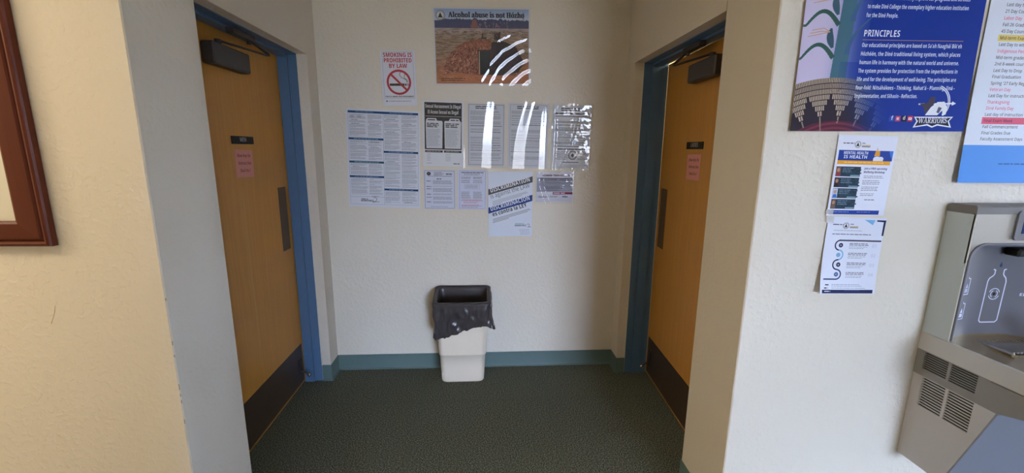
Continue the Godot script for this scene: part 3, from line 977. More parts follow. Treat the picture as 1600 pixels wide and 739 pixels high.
	p.rows(40, 352, 130, 2, 14, 8, c8(110, 114, 140)); p.rows(210, 350, 120, 2, 14, 7, c8(120, 124, 146)); p.rows(400, 350, 90, 2, 12, 9, c8(60, 66, 84), 0.0)
	mesh_node("paper", sheet(0.256, 0.200, 4, 4, PackedFloat32Array()), print_mat(p), t)
	mesh_node("plastic_sleeve", sheet(0.278, 0.222, 70, 50, creased(0.278, 70, 50, 0.14, [[0.16, 0.34, 0.05, -0.45, -0.06], [0.975, 0.975, 0.02, -0.8, 0.0]], 0.06, wavy(63, 2.5), 0.0014), 0.0), M.sleeve, t)

func paint_desert(p: Paper):
	var w := p.w
	var h := p.h
	var n := FastNoiseLite.new(); n.seed = 4; n.frequency = 0.012; n.fractal_octaves = 4
	for y in range(0, 110):
		p.rect(0, y, w, 1, c8(148, 172, 214).lerp(c8(206, 216, 232), y / 110.0))
	var ridge := []
	for x in range(0, w + 10, 10):
		var u := float(x) / w
		var top := 104.0 + 14.0 * n.get_noise_1d(x * 3.0)
		if u < 0.38: top += 6.0 - 16.0 * sin(u * 7.0)
		if u > 0.40 and u < 0.45: top -= 16.0
		if u > 0.55 and u < 0.75: top -= 6.0
		ridge.append(Vector2(x, top))
	var all := ridge.duplicate()
	all.append(Vector2(w, 190)); all.append(Vector2(0, 190))
	p.poly(all, c8(70, 78, 116))
	for k in 220:   # faces of the mesas
		var x := p.r.randf() * w
		var y := 116.0 + p.r.randf() * 60.0
		var warm := x > w * 0.38 and x < w * 0.80 and y < 160
		p.line(Vector2(x, y), Vector2(x + p.r.randf_range(-8, 8), y + p.r.randf_range(8, 26)), p.r.randf_range(2, 6), c8(184, 136, 130) if warm and p.r.randf() < 0.7 else c8(86, 84, 116))
	p.poly([Vector2(350, 150), Vector2(362, 104), Vector2(392, 96), Vector2(404, 122), Vector2(412, 170), Vector2(350, 176)], c8(150, 98, 92))
	p.rect(0, 176, w, h - 176, c8(172, 150, 130))
	for y in range(176, h):
		var v := (y - 176.0) / (h - 176.0)
		var c := c8(178, 160, 156).lerp(c8(158, 134, 112), smoothstep(0.0, 0.22, v)).lerp(c8(182, 116, 78), smoothstep(0.35, 0.8, v))
		for x in range(0, w, 6):
			var g := n.get_noise_2d(x * 0.8, y * 3.5)
			p.rect(x, y, 6, 1, c.lerp(c8(96, 76, 64) if g > 0 else c8(214, 184, 158), clampf(absf(g) * 0.7, 0, 1)))
	for k in 500:   # scrub
		var y := 205.0 + pow(p.r.randf(), 1.4) * 250.0
		var x := p.r.randf() * w
		p.line(Vector2(x, y), Vector2(x + p.r.randf_range(8, 40), y + p.r.randf_range(-2, 3)), p.r.randf_range(2, 5), [c8(96, 92, 56), c8(118, 108, 70), c8(84, 64, 52), c8(150, 104, 72)][k % 4])
	# the mound
	var mound := []
	for k in 41:
		var a := PI + PI * k / 40.0
		mound.append(Vector2(430 + 345 * cos(a) * (1.0 + 0.03 * sin(k * 1.7)), 600 + 345 * sin(a) * (0.95 + 0.04 * sin(k * 2.3))))
	p.poly(mound, c8(134, 84, 66))
	for k in 3200:
		var a := PI + PI * p.r.randf()
		var d := 340.0 * sqrt(p.r.randf())
		var q := Vector2(430 + d * cos(a), 600 + d * 0.95 * sin(a))
		var lean := p.r.randf_range(-0.9, 0.9) + (q.x - 430) / 320.0
		var len := p.r.randf_range(10, 34)
		var cc: Color = [c8(168, 108, 84), c8(112, 62, 50), c8(214, 160, 130), c8(150, 92, 72), c8(84, 46, 42), c8(186, 112, 86)][p.r.randi() % 6]
		if q.y < 330: cc = cc.lerp(c8(186, 104, 66), 0.5)
		p.line(q, q + Vector2(sin(lean) * len, cos(lean) * len), p.r.randf_range(2.5, 6), cc)
	# shadowed entrance side and doorway
	p.poly([Vector2(540, 300), Vector2(640, 288), Vector2(760, 330), Vector2(850, 480), Vector2(790, 570), Vector2(600, 600), Vector2(480, 590), Vector2(520, 420)], c8(56, 44, 50))
	for k in 300:
		var q := Vector2(p.r.randf_range(540, 800), p.r.randf_range(310, 570))
		p.line(q, q + Vector2(p.r.randf_range(-16, 6), p.r.randf_range(10, 30)), 3, [c8(72, 52, 54), c8(34, 28, 36), c8(96, 66, 60)][k % 3])
	p.poly([Vector2(404, 368), Vector2(540, 366), Vector2(536, 590), Vector2(418, 586)], c8(70, 48, 42))
	p.rect(424, 384, 98, 208, c8(38, 42, 40))
	for k in 5: p.rect(424 + k * 20, 384, 2, 208, c8(28, 30, 30))
	p.rect(416, 380, 7, 208, c8(206, 196, 170))
	p.rect(448, 222, 10, 48, c8(40, 34, 40)); p.rect(440, 256, 50, 14, c8(64, 48, 48))
	for k in 60:
		p.line(Vector2(p.r.randf_range(560, 620), p.r.randf_range(210, 290)), Vector2(p.r.randf_range(560, 630), p.r.randf_range(200, 290)), 3, c8(66, 46, 52))
	p.poly([Vector2(0, 610), Vector2(200, 575), Vector2(420, 596), Vector2(640, 606), Vector2(900, 590), Vector2(900, 684), Vector2(0, 684)], c8(184, 116, 76))
	for k in 240:
		var q := Vector2(p.r.randf() * w, p.r.randf_range(604, 684))
		p.line(q, q + Vector2(p.r.randf_range(20, 70), p.r.randf_range(-3, 5)), 3, [c8(196, 130, 92), c8(160, 96, 64), c8(206, 146, 104)][k % 3])
	p.rows(52, 626, 260, 2, 16, 6, c8(70, 44, 40), 0.2)
	p.seal(64, 66, 44, c8(26, 30, 34), c8(226, 228, 232))
	var navy := c8(16, 20, 48)
	for k in 3: p.text("Alcohol abuse is not Hózho", 136 + k * 2, 44, 46, navy, "serif_bold", 714)
	p.arc(845, 92, 7, 60, 270, 4, navy)      # ogonek and accent of the last letter
	p.line(Vector2(836, 50), Vector2(846, 38), 5, navy)
	p.outline(0, 0, w, h, 8, c8(214, 218, 228))

# film over the desert poster: flat at the left, fanned wrinkles at the lower right
func poster_creases(nx: int, ny: int) -> PackedFloat32Array:
	var n := wavy(8, 1.0)
	var out := PackedFloat32Array()
	for j in ny + 1:
		for i in nx + 1:
			var u := float(i) / nx
			var v := float(j) / ny
			var x := u * 0.614
			var y := v * 0.467
			var r := Vector2(x - 0.66, (y - 0.62) * 0.9).length()
			var amt := smoothstep(0.50, 0.80, u + 0.30 * v - 0.06) * smoothstep(0.10, 0.45, v)
			var lam := 0.056
			var ph := r / lam + 0.16 * n.get_noise_2d(x * 130.0, y * 130.0)
			out.append(0.0040 + amt * 0.0016 * sin(TAU * ph) + 0.0005 * n.get_noise_2d(x * 90.0 + 50.0, y * 90.0) + 0.0002 * amt * n.get_noise_2d(x * 220.0, y * 220.0 + 90.0))
	return out

func paint_labor(p: Paper):
	var bar_c := c8(24, 70, 116)
	var ink := c8(150, 154, 164)
	p.outline(18, 18, 684, 926, 2, c8(150, 156, 170))
	p.rect(18, 20, 684, 20, bar_c)
	p.rows(90, 26, 180, 1, 8, 6, c8(120, 150, 184), 0.0); p.rows(420, 26, 230, 1, 8, 6, c8(120, 150, 184), 0.0)
	p.rect(358, 40, 2, 900, c8(110, 114, 128))
	for b in [[18, 278, 340], [18, 506, 340], [18, 652, 340], [358, 398, 344], [358, 776, 344]]:
		p.rect(b[0], b[1], b[2], 20, bar_c if b[1] != 506 else c8(24, 84, 100))
		p.rows(b[0] + 50, b[1] + 7, b[2] - 100, 1, 8, 6, c8(150, 176, 204), 0.0)
	for col in [[30, 200, [[52, 270], [306, 500], [534, 646], [680, 850]]], [210, 350, [[52, 270], [306, 500], [534, 646], [680, 850]]], [368, 524, [[46, 392], [426, 770], [806, 930]]], [538, 694, [[46, 392], [426, 770], [806, 930]]]]:
		for span in col[2]:
			var y: float = span[0]
			while y < span[1] - 8:
				var k := p.r.randi_range(2, 7)
				for i in k:
					if y < span[1] - 8: p.rows(col[0], y, col[1] - col[0], 1, 7, 3, ink, 0.15 if i < k - 1 else 0.7)
					y += 7.0
				y += 5.0
				if p.r.randf() < 0.25:
					p.rows(col[0] + 20, y, 90, 1, 7, 4, c8(90, 94, 106), 0.3); y += 9.0
	for k in 2: p.ellipse(58 + k * 70, 76, 22, 12, c8(176, 180, 188))
	p.rect(18, 866, 340, 2, c8(110, 114, 128))
	p.rows(124, 886, 70, 1, 10, 8, c8(90, 94, 106)); p.text("WORKFORCE", 118, 900, 18, c8(34, 40, 60), "bold", 130, 0.0, 0.2)
	p.stroke([Vector2(246, 876), Vector2(266, 870), Vector2(282, 884), Vector2(276, 906), Vector2(236, 920), Vector2(306, 914)], 4, c8(80, 86, 100))

# ------------------------------------------------------------------ posters and flyers on the hall wall
func build_hall_papers():
	# big blue poster: 0.617 wide, 0.914 tall; the lower 45 percent shows
	var t := on_wall("blue_poster", "large glossy blue poster with white lettering, a corn plant and a woven basket", "poster", 1.358, 2.090, ZFR + 0.001, 0.6)
	var p := Paper.new(1024, 1517, c8(12, 50, 148), 71)
	paint_blue(p)
	mesh_node("paper", sheet(0.617, 0.914, 20, 20, heights(20, 20, func(u, v): return 0.003 + 0.006 * pow(1.0 - u, 6.0) + 0.012 * pow(u, 3.0) * pow(v, 3.0))), print_mat(p, 0.42), t)

	t = on_wall("calendar_poster", "large white academic calendar poster with a light blue foot", "poster", 1.99, 1.914, ZFR + 0.001, 0.0)
	p = Paper.new(1024, 1518, c8(226, 232, 246), 73)
	paint_calendar(p)
	mesh_node("paper", sheet(0.61, 0.904, 20, 20, heights(20, 20, func(u, v): return 0.003 + 0.014 * pow(v, 3.0))), print_mat(p, 0.4), t)

	t = on_wall("flyer", "mental health flyer with a blue and orange heading, taped below the blue poster", "flyer", 1.3405, 1.482, ZFR + 0.001, -0.8)
	p = Paper.new(640, 820, c8(228, 230, 244), 75)
	paint_flyer(p)
	mesh_node("paper", sheet(0.216, 0.274, 12, 12, heights(12, 12, func(u, v): return 0.003 + 0.004 * (1.0 - u) * v)), print_mat(p, 0.5), t)
	mesh_node("tape", box_mesh(Vector3(-0.112, -0.134, 0.0065), Vector3(-0.085, -0.118, 0.0070)), M.tape, t)

	t = on_wall("flyer", "flyer with a winding dark blue and light blue path of four numbered steps", "flyer", 1.349, 1.198, ZFR + 0.001, -1.6)
	p = Paper.new(640, 820, c8(226, 229, 244), 77)
	paint_steps(p)
	mesh_node("paper", sheet(0.218, 0.278, 12, 12, heights(12, 12, func(u, v): return 0.003 + 0.022 * pow(v, 2.5) * (0.6 + 0.4 * (1.0 - u)))), print_mat(p, 0.5), t)
	mesh_node("tape", box_mesh(Vector3(-0.118, 0.118, 0.0040), Vector3(-0.090, 0.142, 0.0046)), M.tape, t)

func paint_blue(p: Paper):
	# 1024 px across 0.617 m: 1660 px per metre; y 1517 is the foot
	var w := p.w
	var h := p.h
	for y in h:
		for b in 32:
			var u := b / 31.0
			var v := float(y) / h
			var c := c8(12, 50, 148).lerp(c8(150, 150, 205), 1.0 - smoothstep(0.02, 0.42, u + 0.10 * (v - 0.5)))
			p.rect(b * 32, y, 32, 1, c)
	for y in range(0, h, 1):
		for b in range(0, 110):
			var x := b * 4
			var k := 1.0 - smoothstep(130.0, 400.0, float(x))
			if k > 0.02: p.rect(x, y, 4, 1, c8(30, 60, 152).lerp(c8(206, 196, 226), k))
	# corn plant
	var stem := c8(62, 96, 112)
	var green := c8(52, 92, 84)
	p.poly([Vector2(250, 0), Vector2(310, 0), Vector2(284, 1262), Vector2(192, 1262)], c8(70, 110, 128))
	for k in 8:
		var y := 1150.0 - k * 166.0
		var x := 204.0 + (1200.0 - y) * 0.05
		var leaf := []
		for j in 17:
			var q := j / 16.0
			leaf.append(Vector2(x - 10 - 215 * q, y - 20 - 70 * sin(PI * minf(1.0, q * 1.15)) + 10 * q))
		for j in 16: p.line(leaf[j], leaf[j + 1] + Vector2(-2, 0), 26.0 - 16.0 * j / 16.0, green)
		var ear := []
		for j in 13:
			var q := j / 12.0
			ear.append(Vector2(x - 22 - 22 * sin(PI * q * 0.7), y - 70 - 96 * q))
		for j in 12: p.line(ear[j], ear[j + 1] + Vector2(0, -2), 40.0 * sin(PI * (0.15 + 0.8 * j / 12.0)), stem)
		var up := []
		for j in 13:
			var q := j / 12.0
			up.append(Vector2(x + 66 + 120 * q * q, y - 40 - 190 * q))
		for j in 12: p.line(up[j], up[j + 1] + Vector2(0, -2), 30.0 * (1.0 - j / 13.0), c8(66, 100, 140))
		for j in 3:
			p.stroke([Vector2(x - 46, y - 150), Vector2(x - 84 - j * 14, y - 168 + j * 16), Vector2(x - 150 - j * 10, y - 156 + j * 16)], 4, c8(206, 160, 124))
	# coiled basket: dark ground, woven rim rows, stepped pale triangles hanging inward, red middle
	var c0 := Vector2(240, 1872)
	var R0 := 640.0
	var dark := c8(46, 36, 50)
	p.ellipse(c0.x, c0.y, R0 * 1.10, R0, dark)
	var coil := func(r_out: float, r_in: float, a0: float, a1: float, c: Color):
		var n := maxi(2, int((a1 - a0) * r_out / 9.0))
		for s in n:
			var b0 := lerpf(a0, a1, float(s) / n)
			var b1 := lerpf(a0, a1, (s + 0.72) / n)
			var d0 := Vector2(cos(b0) * 1.10, sin(b0)); var d1 := Vector2(cos(b1) * 1.10, sin(b1))
			p.poly([c0 + d0 * r_out, c0 + d1 * r_out, c0 + d1 * r_in, c0 + d0 * r_in], c.lerp(c8(120, 104, 96), 0.15 if s % 2 else 0.0))
			p.line(c0 + d1 * r_out, c0 + d1 * r_in, 3, c8(104, 90, 84))
	for k in 3: coil.call(R0 - k * 29, R0 - k * 29 - 25, PI * 1.02, PI * 1.98, c8(186, 168, 146) if k != 1 else c8(168, 150, 132))
	p.ellipse(c0.x + 30, c0.y, 450, 415, c8(104, 42, 62))
	for k in 5: p.arc(c0.x + 30, c0.y, 412 - k * 13, 200, 345, 5, c8(74, 32, 50) if k % 2 == 0 else c8(130, 56, 76))
	for t in 9:
		var mid := deg_to_rad(209.4 + t * 13.0)
		for k in 5:
			var half: float = [0.102, 0.078, 0.052, 0.028, 0.009][k]
			var ro := R0 - 87.0 - k * 29.0
			coil.call(ro, ro - (25.0 if k < 4 else (150.0 if t == 4 else 36.0)), mid - half, mid + half, c8(196, 178, 156))
	# fade of the basket into the blue
	for y in range(1150, h):
		for x in range(240, 960, 2):
			var k := smoothstep(290.0, 620.0, float(x) - (y - 1517.0) * 0.35)
			var q := p.im.get_pixel(x, y)
			q = q.lerp(c8(12, 50, 148), clampf(k, 0.0, 1.0))
			p.im.set_pixel(x, y, q); p.im.set_pixel(x + 1, y, q)
	# lettering
	var white := c8(236, 238, 246)
	var x0 := 352.0
	var x1 := 934.0
	p.text("Our vision is to continuously improve our programs and services", x0, 818, 20, white, "bold", x1 - x0)
	p.text("to make Diné College the exemplary higher education institution", x0, 862, 20, white, "bold", x1 - x0)
	p.text("for the Diné People.", x0, 906, 20, white, "bold", 186)
	p.text("PRINCIPLES", x0, 992, 32, white, "bold", 214)
	p.rect(x0, 1034, x1 - x0, 3, c8(190, 140, 120))
	var para := ["Our educational principles are based on Sa'ah Naagháí Bik'eh", "Hózhóón, the Diné traditional living system, which places", "human life in harmony with the natural world and universe.", "The system provides for protection from the imperfections in", "life and for the development of well-being. The principles are", "four-fold: Nitsáhákees - Thinking, Nahat'á - Planning, Iiná -"]
	for k in para.size(): p.text(para[k], x0, 1056 + k * 44, 20, white, "bold", x1 - x0)
	p.text("Implementation, and Siihasin - Reflection.", x0, 1056 + 6 * 44, 20, white, "bold", 372)
	# social media marks
	for k in 4:
		var x := 578.0 + k * 36
		p.rect(x, 1432, 30, 30, [c8(38, 84, 170), c8(196, 70, 110), c8(20, 20, 26), c8(206, 44, 60)][k])
	p.text("f", 588, 1436, 22, white, "bold")
	p.outline(622, 1440, 14, 14, 3, white); p.ellipse(629, 1447, 3, 3, white)
	p.text("d", 656, 1437, 20, white, "bold")
	p.rect(691, 1440, 20, 14, white); p.poly([Vector2(698, 1443), Vector2(705, 1447), Vector2(698, 1451)], c8(206, 44, 60))
	# team emblem: bow, white horse head, banner
	var e := Vector2(846, 1362)
	p.arc(e.x - 26, e.y, 92, -72, 42, 14, white)
	p.arc(e.x - 26, e.y, 92, -72, 42, 5, c8(120, 140, 190))
	p.line(e + Vector2(-110, 6), e + Vector2(96, 2), 8, white)
	p.poly([e + Vector2(84, -10), e + Vector2(108, 2), e + Vector2(84, 14)], white)
	p.poly([e + Vector2(-62, 66), e + Vector2(-34, 22), e + Vector2(0, -6), e + Vector2(40, -8), e + Vector2(62, 26), e + Vector2(58, 62), e + Vector2(40, 66), e + Vector2(34, 40), e + Vector2(10, 66)], white)
	p.poly([e + Vector2(10, 20), e + Vector2(30, 26), e + Vector2(16, 56), e + Vector2(2, 50)], c8(90, 96, 120))
	p.poly([e + Vector2(-104, 4), e + Vector2(-60, 0), e + Vector2(-44, -34), e + Vector2(-18, -34), e + Vector2(-16, 0), e + Vector2(-44, 30), e + Vector2(-64, 62), e + Vector2(-76, 24)], c8(70, 62, 76))
	p.poly([e + Vector2(-124, 74), e + Vector2(104, 74), e + Vector2(84, 98), e + Vector2(102, 134), e + Vector2(20, 122), e + Vector2(-10, 134), e + Vector2(-40, 122), e + Vector2(-122, 134), e + Vector2(-106, 98)], white)
	p.poly([e + Vector2(-112, 80), e + Vector2(92, 80), e + Vector2(76, 98), e + Vector2(90, 126), e + Vector2(18, 114), e + Vector2(-10, 126), e + Vector2(-38, 114), e + Vector2(-110, 126), e + Vector2(-96, 98)], c8(30, 34, 60))
	p.text("WARRIORS", e.x - 10, e.y + 84, 30, white, "serif_bold", 172, 0.5)

func paint_calendar(p: Paper):
	# 1678 px per metre; left edge x = 1.685, foot y = 1.462
	var rows_ := ["Last day to add", "21 Day Count", "Labor Day", "Fall 26 Graduation", "45 Day Count", "Mid-term Exams", "Last Day to withdraw", "Indigenous Peoples Day", "Mid-term grades", "2nd 8-week courses", "Last Day to Drop", "Final Graduation", "Spring '27 Early Registration", "Veteran Day", "Last Day for instruction", "Thanksgiving", "Diné Family Day", "Last day of instruction", "Final Exam Week", "Fall Commencement", "Final Grades Due", "Faculty Assessment Days"]
	var pink := [2, 7, 13, 15, 16]
	p.rect(0, 1300, p.w, 218, c8(86, 152, 230))
	var y := 536.0
	for k in rows_.size():
		if k == 5: p.rect(86, y - 10, 700, 34, c8(232, 208, 120))
		if k == 18: p.rect(86, y - 12, 700, 38, c8(226, 98, 128))
		p.text(rows_[k], 96, y, 17, c8(220, 60, 110) if k in pink else c8(44, 48, 64), "regular")
		y += 34.4
	p.rows(240, 1404, 300, 1, 12, 6, c8(40, 80, 150))

func paint_flyer(p: Paper):
	var navy := c8(34, 62, 150)
	p.rows(60, 76, 120, 1, 10, 9, c8(70, 74, 96), 0.0)
	p.seal(218, 92, 34, c8(40, 44, 54), c8(228, 230, 240))
	p.rows(262, 74, 40, 1, 10, 8, c8(110, 110, 130), 0.0); p.rect(262, 94, 92, 12, c8(206, 190, 150)); p.rect(262, 108, 92, 8, c8(90, 90, 120))
	p.rect(26, 150, 590, 104, navy)
	p.text("MENTAL HEALTH", 78, 166, 28, c8(226, 232, 248), "bold", 270)
	p.text("IS HEALTH", 84, 206, 32, c8(226, 232, 248), "bold", 262)
	p.poly([Vector2(424, 150), Vector2(470, 150), Vector2(476, 206), Vector2(414, 206)], c8(226, 160, 50))
	p.poly([Vector2(436, 120), Vector2(444, 120), Vector2(446, 152), Vector2(430, 152)], c8(200, 190, 180))
	p.ellipse(448, 232, 40, 24, c8(226, 230, 244)); p.ellipse(490, 232, 30, 22, c8(226, 230, 244)); p.rect(408, 232, 110, 22, c8(226, 230, 244))
	p.poly([Vector2(570, 150), Vector2(616, 150), Vector2(616, 240), Vector2(590, 200)], c8(60, 120, 210))
	p.rect(26, 254, 576, 40, c8(232, 164, 44)); p.rows(100, 268, 430, 1, 10, 9, c8(250, 206, 120), 0.0)
	for k in 4:
		var y := 316.0 + k * 112
		p.rect(26, y, 268, 102, c8(36, 58, 76))
		for j in 12: p.rect(80 + p.r.randf() * 190, y + p.r.randf() * 80, 40, 14, [c8(44, 70, 88), c8(30, 50, 66)][j % 2])
		p.rect(28, y + 4, 52, 94, [c8(120, 90, 84), c8(70, 48, 50), c8(186, 200, 226), c8(96, 78, 74)][k])
		p.ellipse(54, y + 36, 16, 20, [c8(196, 140, 112), c8(176, 128, 108), c8(196, 150, 124), c8(170, 130, 106)][k])
		p.poly([Vector2(30, y + 96), Vector2(38, y + 62), Vector2(70, y + 62), Vector2(78, y + 96)], [c8(150, 52, 66), c8(46, 34, 40), c8(50, 104, 196), c8(110, 92, 80)][k])
		p.rows(96, y + 14, 150, 3, 18, 7, c8(110, 140, 156), 0.4)
		p.rect(190, y + 84, 98, 14, c8(120, 160, 180))
	p.text("Join a FREE upcoming", 330, 326, 20, c8(40, 44, 90), "bold", 254, 0.0, 0.15)
	p.text("Wellbeing Workshop", 328, 362, 20, c8(40, 44, 90), "bold", 236, 0.0, 0.15)
	p.rows(340, 406, 236, 2, 17, 6, c8(130, 134, 156), 0.2)
	p.rows(334, 454, 220, 3, 17, 6, c8(120, 124, 146), 0.2)
	p.rows(334, 520, 200, 3, 17, 6, c8(120, 124, 146), 0.2)
	p.rows(334, 590, 180, 2, 17, 6, c8(130, 134, 156), 0.2)
	p.rows(390, 652, 110, 1, 12, 7, c8(60, 60, 90), 0.0)
	p.rect(20, 768, 560, 44, navy); p.rows(60, 782, 180, 1, 10, 8, c8(110, 140, 206), 0.0); p.rows(330, 782, 150, 1, 10, 8, c8(110, 140, 206), 0.0)

func paint_steps(p: Paper):
	var navy := c8(26, 40, 84)
	var sky_c := c8(120, 178, 220)
	p.rows(60, 76, 120, 1, 10, 9, c8(70, 74, 96), 0.0)
	p.seal(206, 92, 34, c8(40, 44, 54), c8(226, 229, 240))
	p.rows(250, 70, 40, 1, 10, 8, c8(110, 110, 130), 0.0); p.rect(250, 92, 92, 12, c8(206, 190, 150)); p.rect(250, 106, 92, 8, c8(100, 100, 126))
	p.poly([Vector2(400, 24), Vector2(520, 24), Vector2(500, 78)], c8(120, 180, 226))
	p.poly([Vector2(540, 24), Vector2(640, 24), Vector2(640, 190), Vector2(620, 190), Vector2(616, 44), Vector2(540, 40)], navy)
	p.rows(80, 140, 340, 1, 12, 5, c8(150, 154, 176), 0.1); p.rows(70, 178, 430, 1, 12, 8, c8(90, 94, 130), 0.0)
	p.rect(160, 240, 470, 16, c8(60, 66, 92))
	# the winding path
	p.arc(176, 300, 52, 90, 270, 14, navy)
	p.arc(170, 404, 52, -90, 90, 14, sky_c)
	p.arc(176, 508, 52, 90, 270, 14, navy)
	p.arc(170, 612, 52, -90, 90, 14, c8(40, 66, 118))
	p.rect(32, 657, 140, 14, c8(40, 66, 118))
	for k in 4:
		p.ellipse(186 - (k % 2) * 14, 300 + k * 104, 24, 24, [navy, sky_c, c8(30, 36, 60), c8(70, 104, 156)][k])
		p.ellipse(186 - (k % 2) * 14, 300 + k * 104, 9, 9, c8(150, 166, 196))
		p.rows(280, 276 + k * 104, 220, 2, 16, 7, c8(80, 86, 110), 0.1); p.rows(280, 312 + k * 104, 220, 2, 16, 5, c8(140, 146, 166), 0.3)
		p.text("0%d" % (k + 1), 536, 290 + k * 104, 34, c8(190, 196, 214), "regular", 64)
	p.rows(56, 718, 40, 1, 12, 12, c8(60, 64, 90), 0.0); p.rows(130, 718, 400, 2, 16, 5, c8(140, 146, 166), 0.2)
	p.rows(46, 752, 46, 1, 12, 12, c8(60, 64, 90), 0.0); p.rows(130, 756, 430, 1, 16, 5, c8(140, 146, 166), 0.1)
	p.rect(24, 776, 590, 38, navy); p.rows(50, 788, 70, 1, 10, 10, c8(200, 206, 226), 0.0); p.rows(280, 782, 200, 1, 10, 5, c8(90, 104, 150), 0.2)

# ------------------------------------------------------------------ framed picture at the left
func build_picture():
	var x1 := -1.2985
	var x0 := -2.02
	var y0 := 1.251
	var y1 := 2.24
	var zw := ZFL
	var t := thing("picture_frame", "reddish brown wooden picture frame with a grooved outer bead, on the left hall wall", "picture frame", Vector3((x0 + x1) / 2, (y0 + y1) / 2, zw))
	var hw := (x1 - x0) / 2
	var hh := (y1 - y0) / 2
	var wide := 0.078
	# profile: distance in from the outer edge, height off the wall
	var prof := [Vector2(0, 0.002), Vector2(0, 0.020), Vector2(0.003, 0.026), Vector2(0.009, 0.029), Vector2(0.015, 0.027), Vector2(0.018, 0.022), Vector2(0.021, 0.026), Vector2(0.025, 0.029), Vector2(0.030, 0.030), Vector2(0.055, 0.034), Vector2(0.072, 0.036), Vector2(wide, 0.033), Vector2(wide, 0.012), Vector2(wide, 0.002)]
	var corner := [Vector2(-1, -1), Vector2(1, -1), Vector2(1, 1), Vector2(-1, 1)]
	for k in 4:
		var a: Vector2 = corner[k]
		var b: Vector2 = corner[(k + 1) % 4]
		var st := begin()
		var P := func(s: Vector2, q: Vector2) -> Vector3: return Vector3(s.x * (hw - q.x), s.y * (hh - q.x), q.y)
		var inward: Vector2 = -(a + b).normalized()
		var length := 1.0 if k % 2 == 0 else 1.4
		for i in prof.size() - 1:
			var e: Vector2 = prof[i + 1] - prof[i]
			var n2 := Vector2(-e.y, e.x)
			var n := Vector3(inward.x * n2.x, inward.y * n2.x, n2.y).normalized()
			var u0: float = prof[i].x / wide
			var u1: float = prof[i + 1].x / wide
			quad(st, P.call(a, prof[i]), P.call(b, prof[i]), P.call(b, prof[i + 1]), P.call(a, prof[i + 1]), n, [Vector2(u0, 0), Vector2(u0, length), Vector2(u1, length), Vector2(u1, 0)])
		for s in [a, b]:
			pass
		mesh_node("frame_rail", st.commit(), M.frame_wood, t)
	mesh_node("mat_board", box_mesh(Vector3(-hw + 0.06, -hh + 0.06, 0.003), Vector3(hw - 0.06, hh - 0.06, 0.010)), mat(c8(226, 224, 212), 0.8), t)
	mesh_node("glass", box_mesh(Vector3(-hw + 0.07, -hh + 0.07, 0.014), Vector3(hw - 0.07, hh - 0.07, 0.016)), M.glass, t)

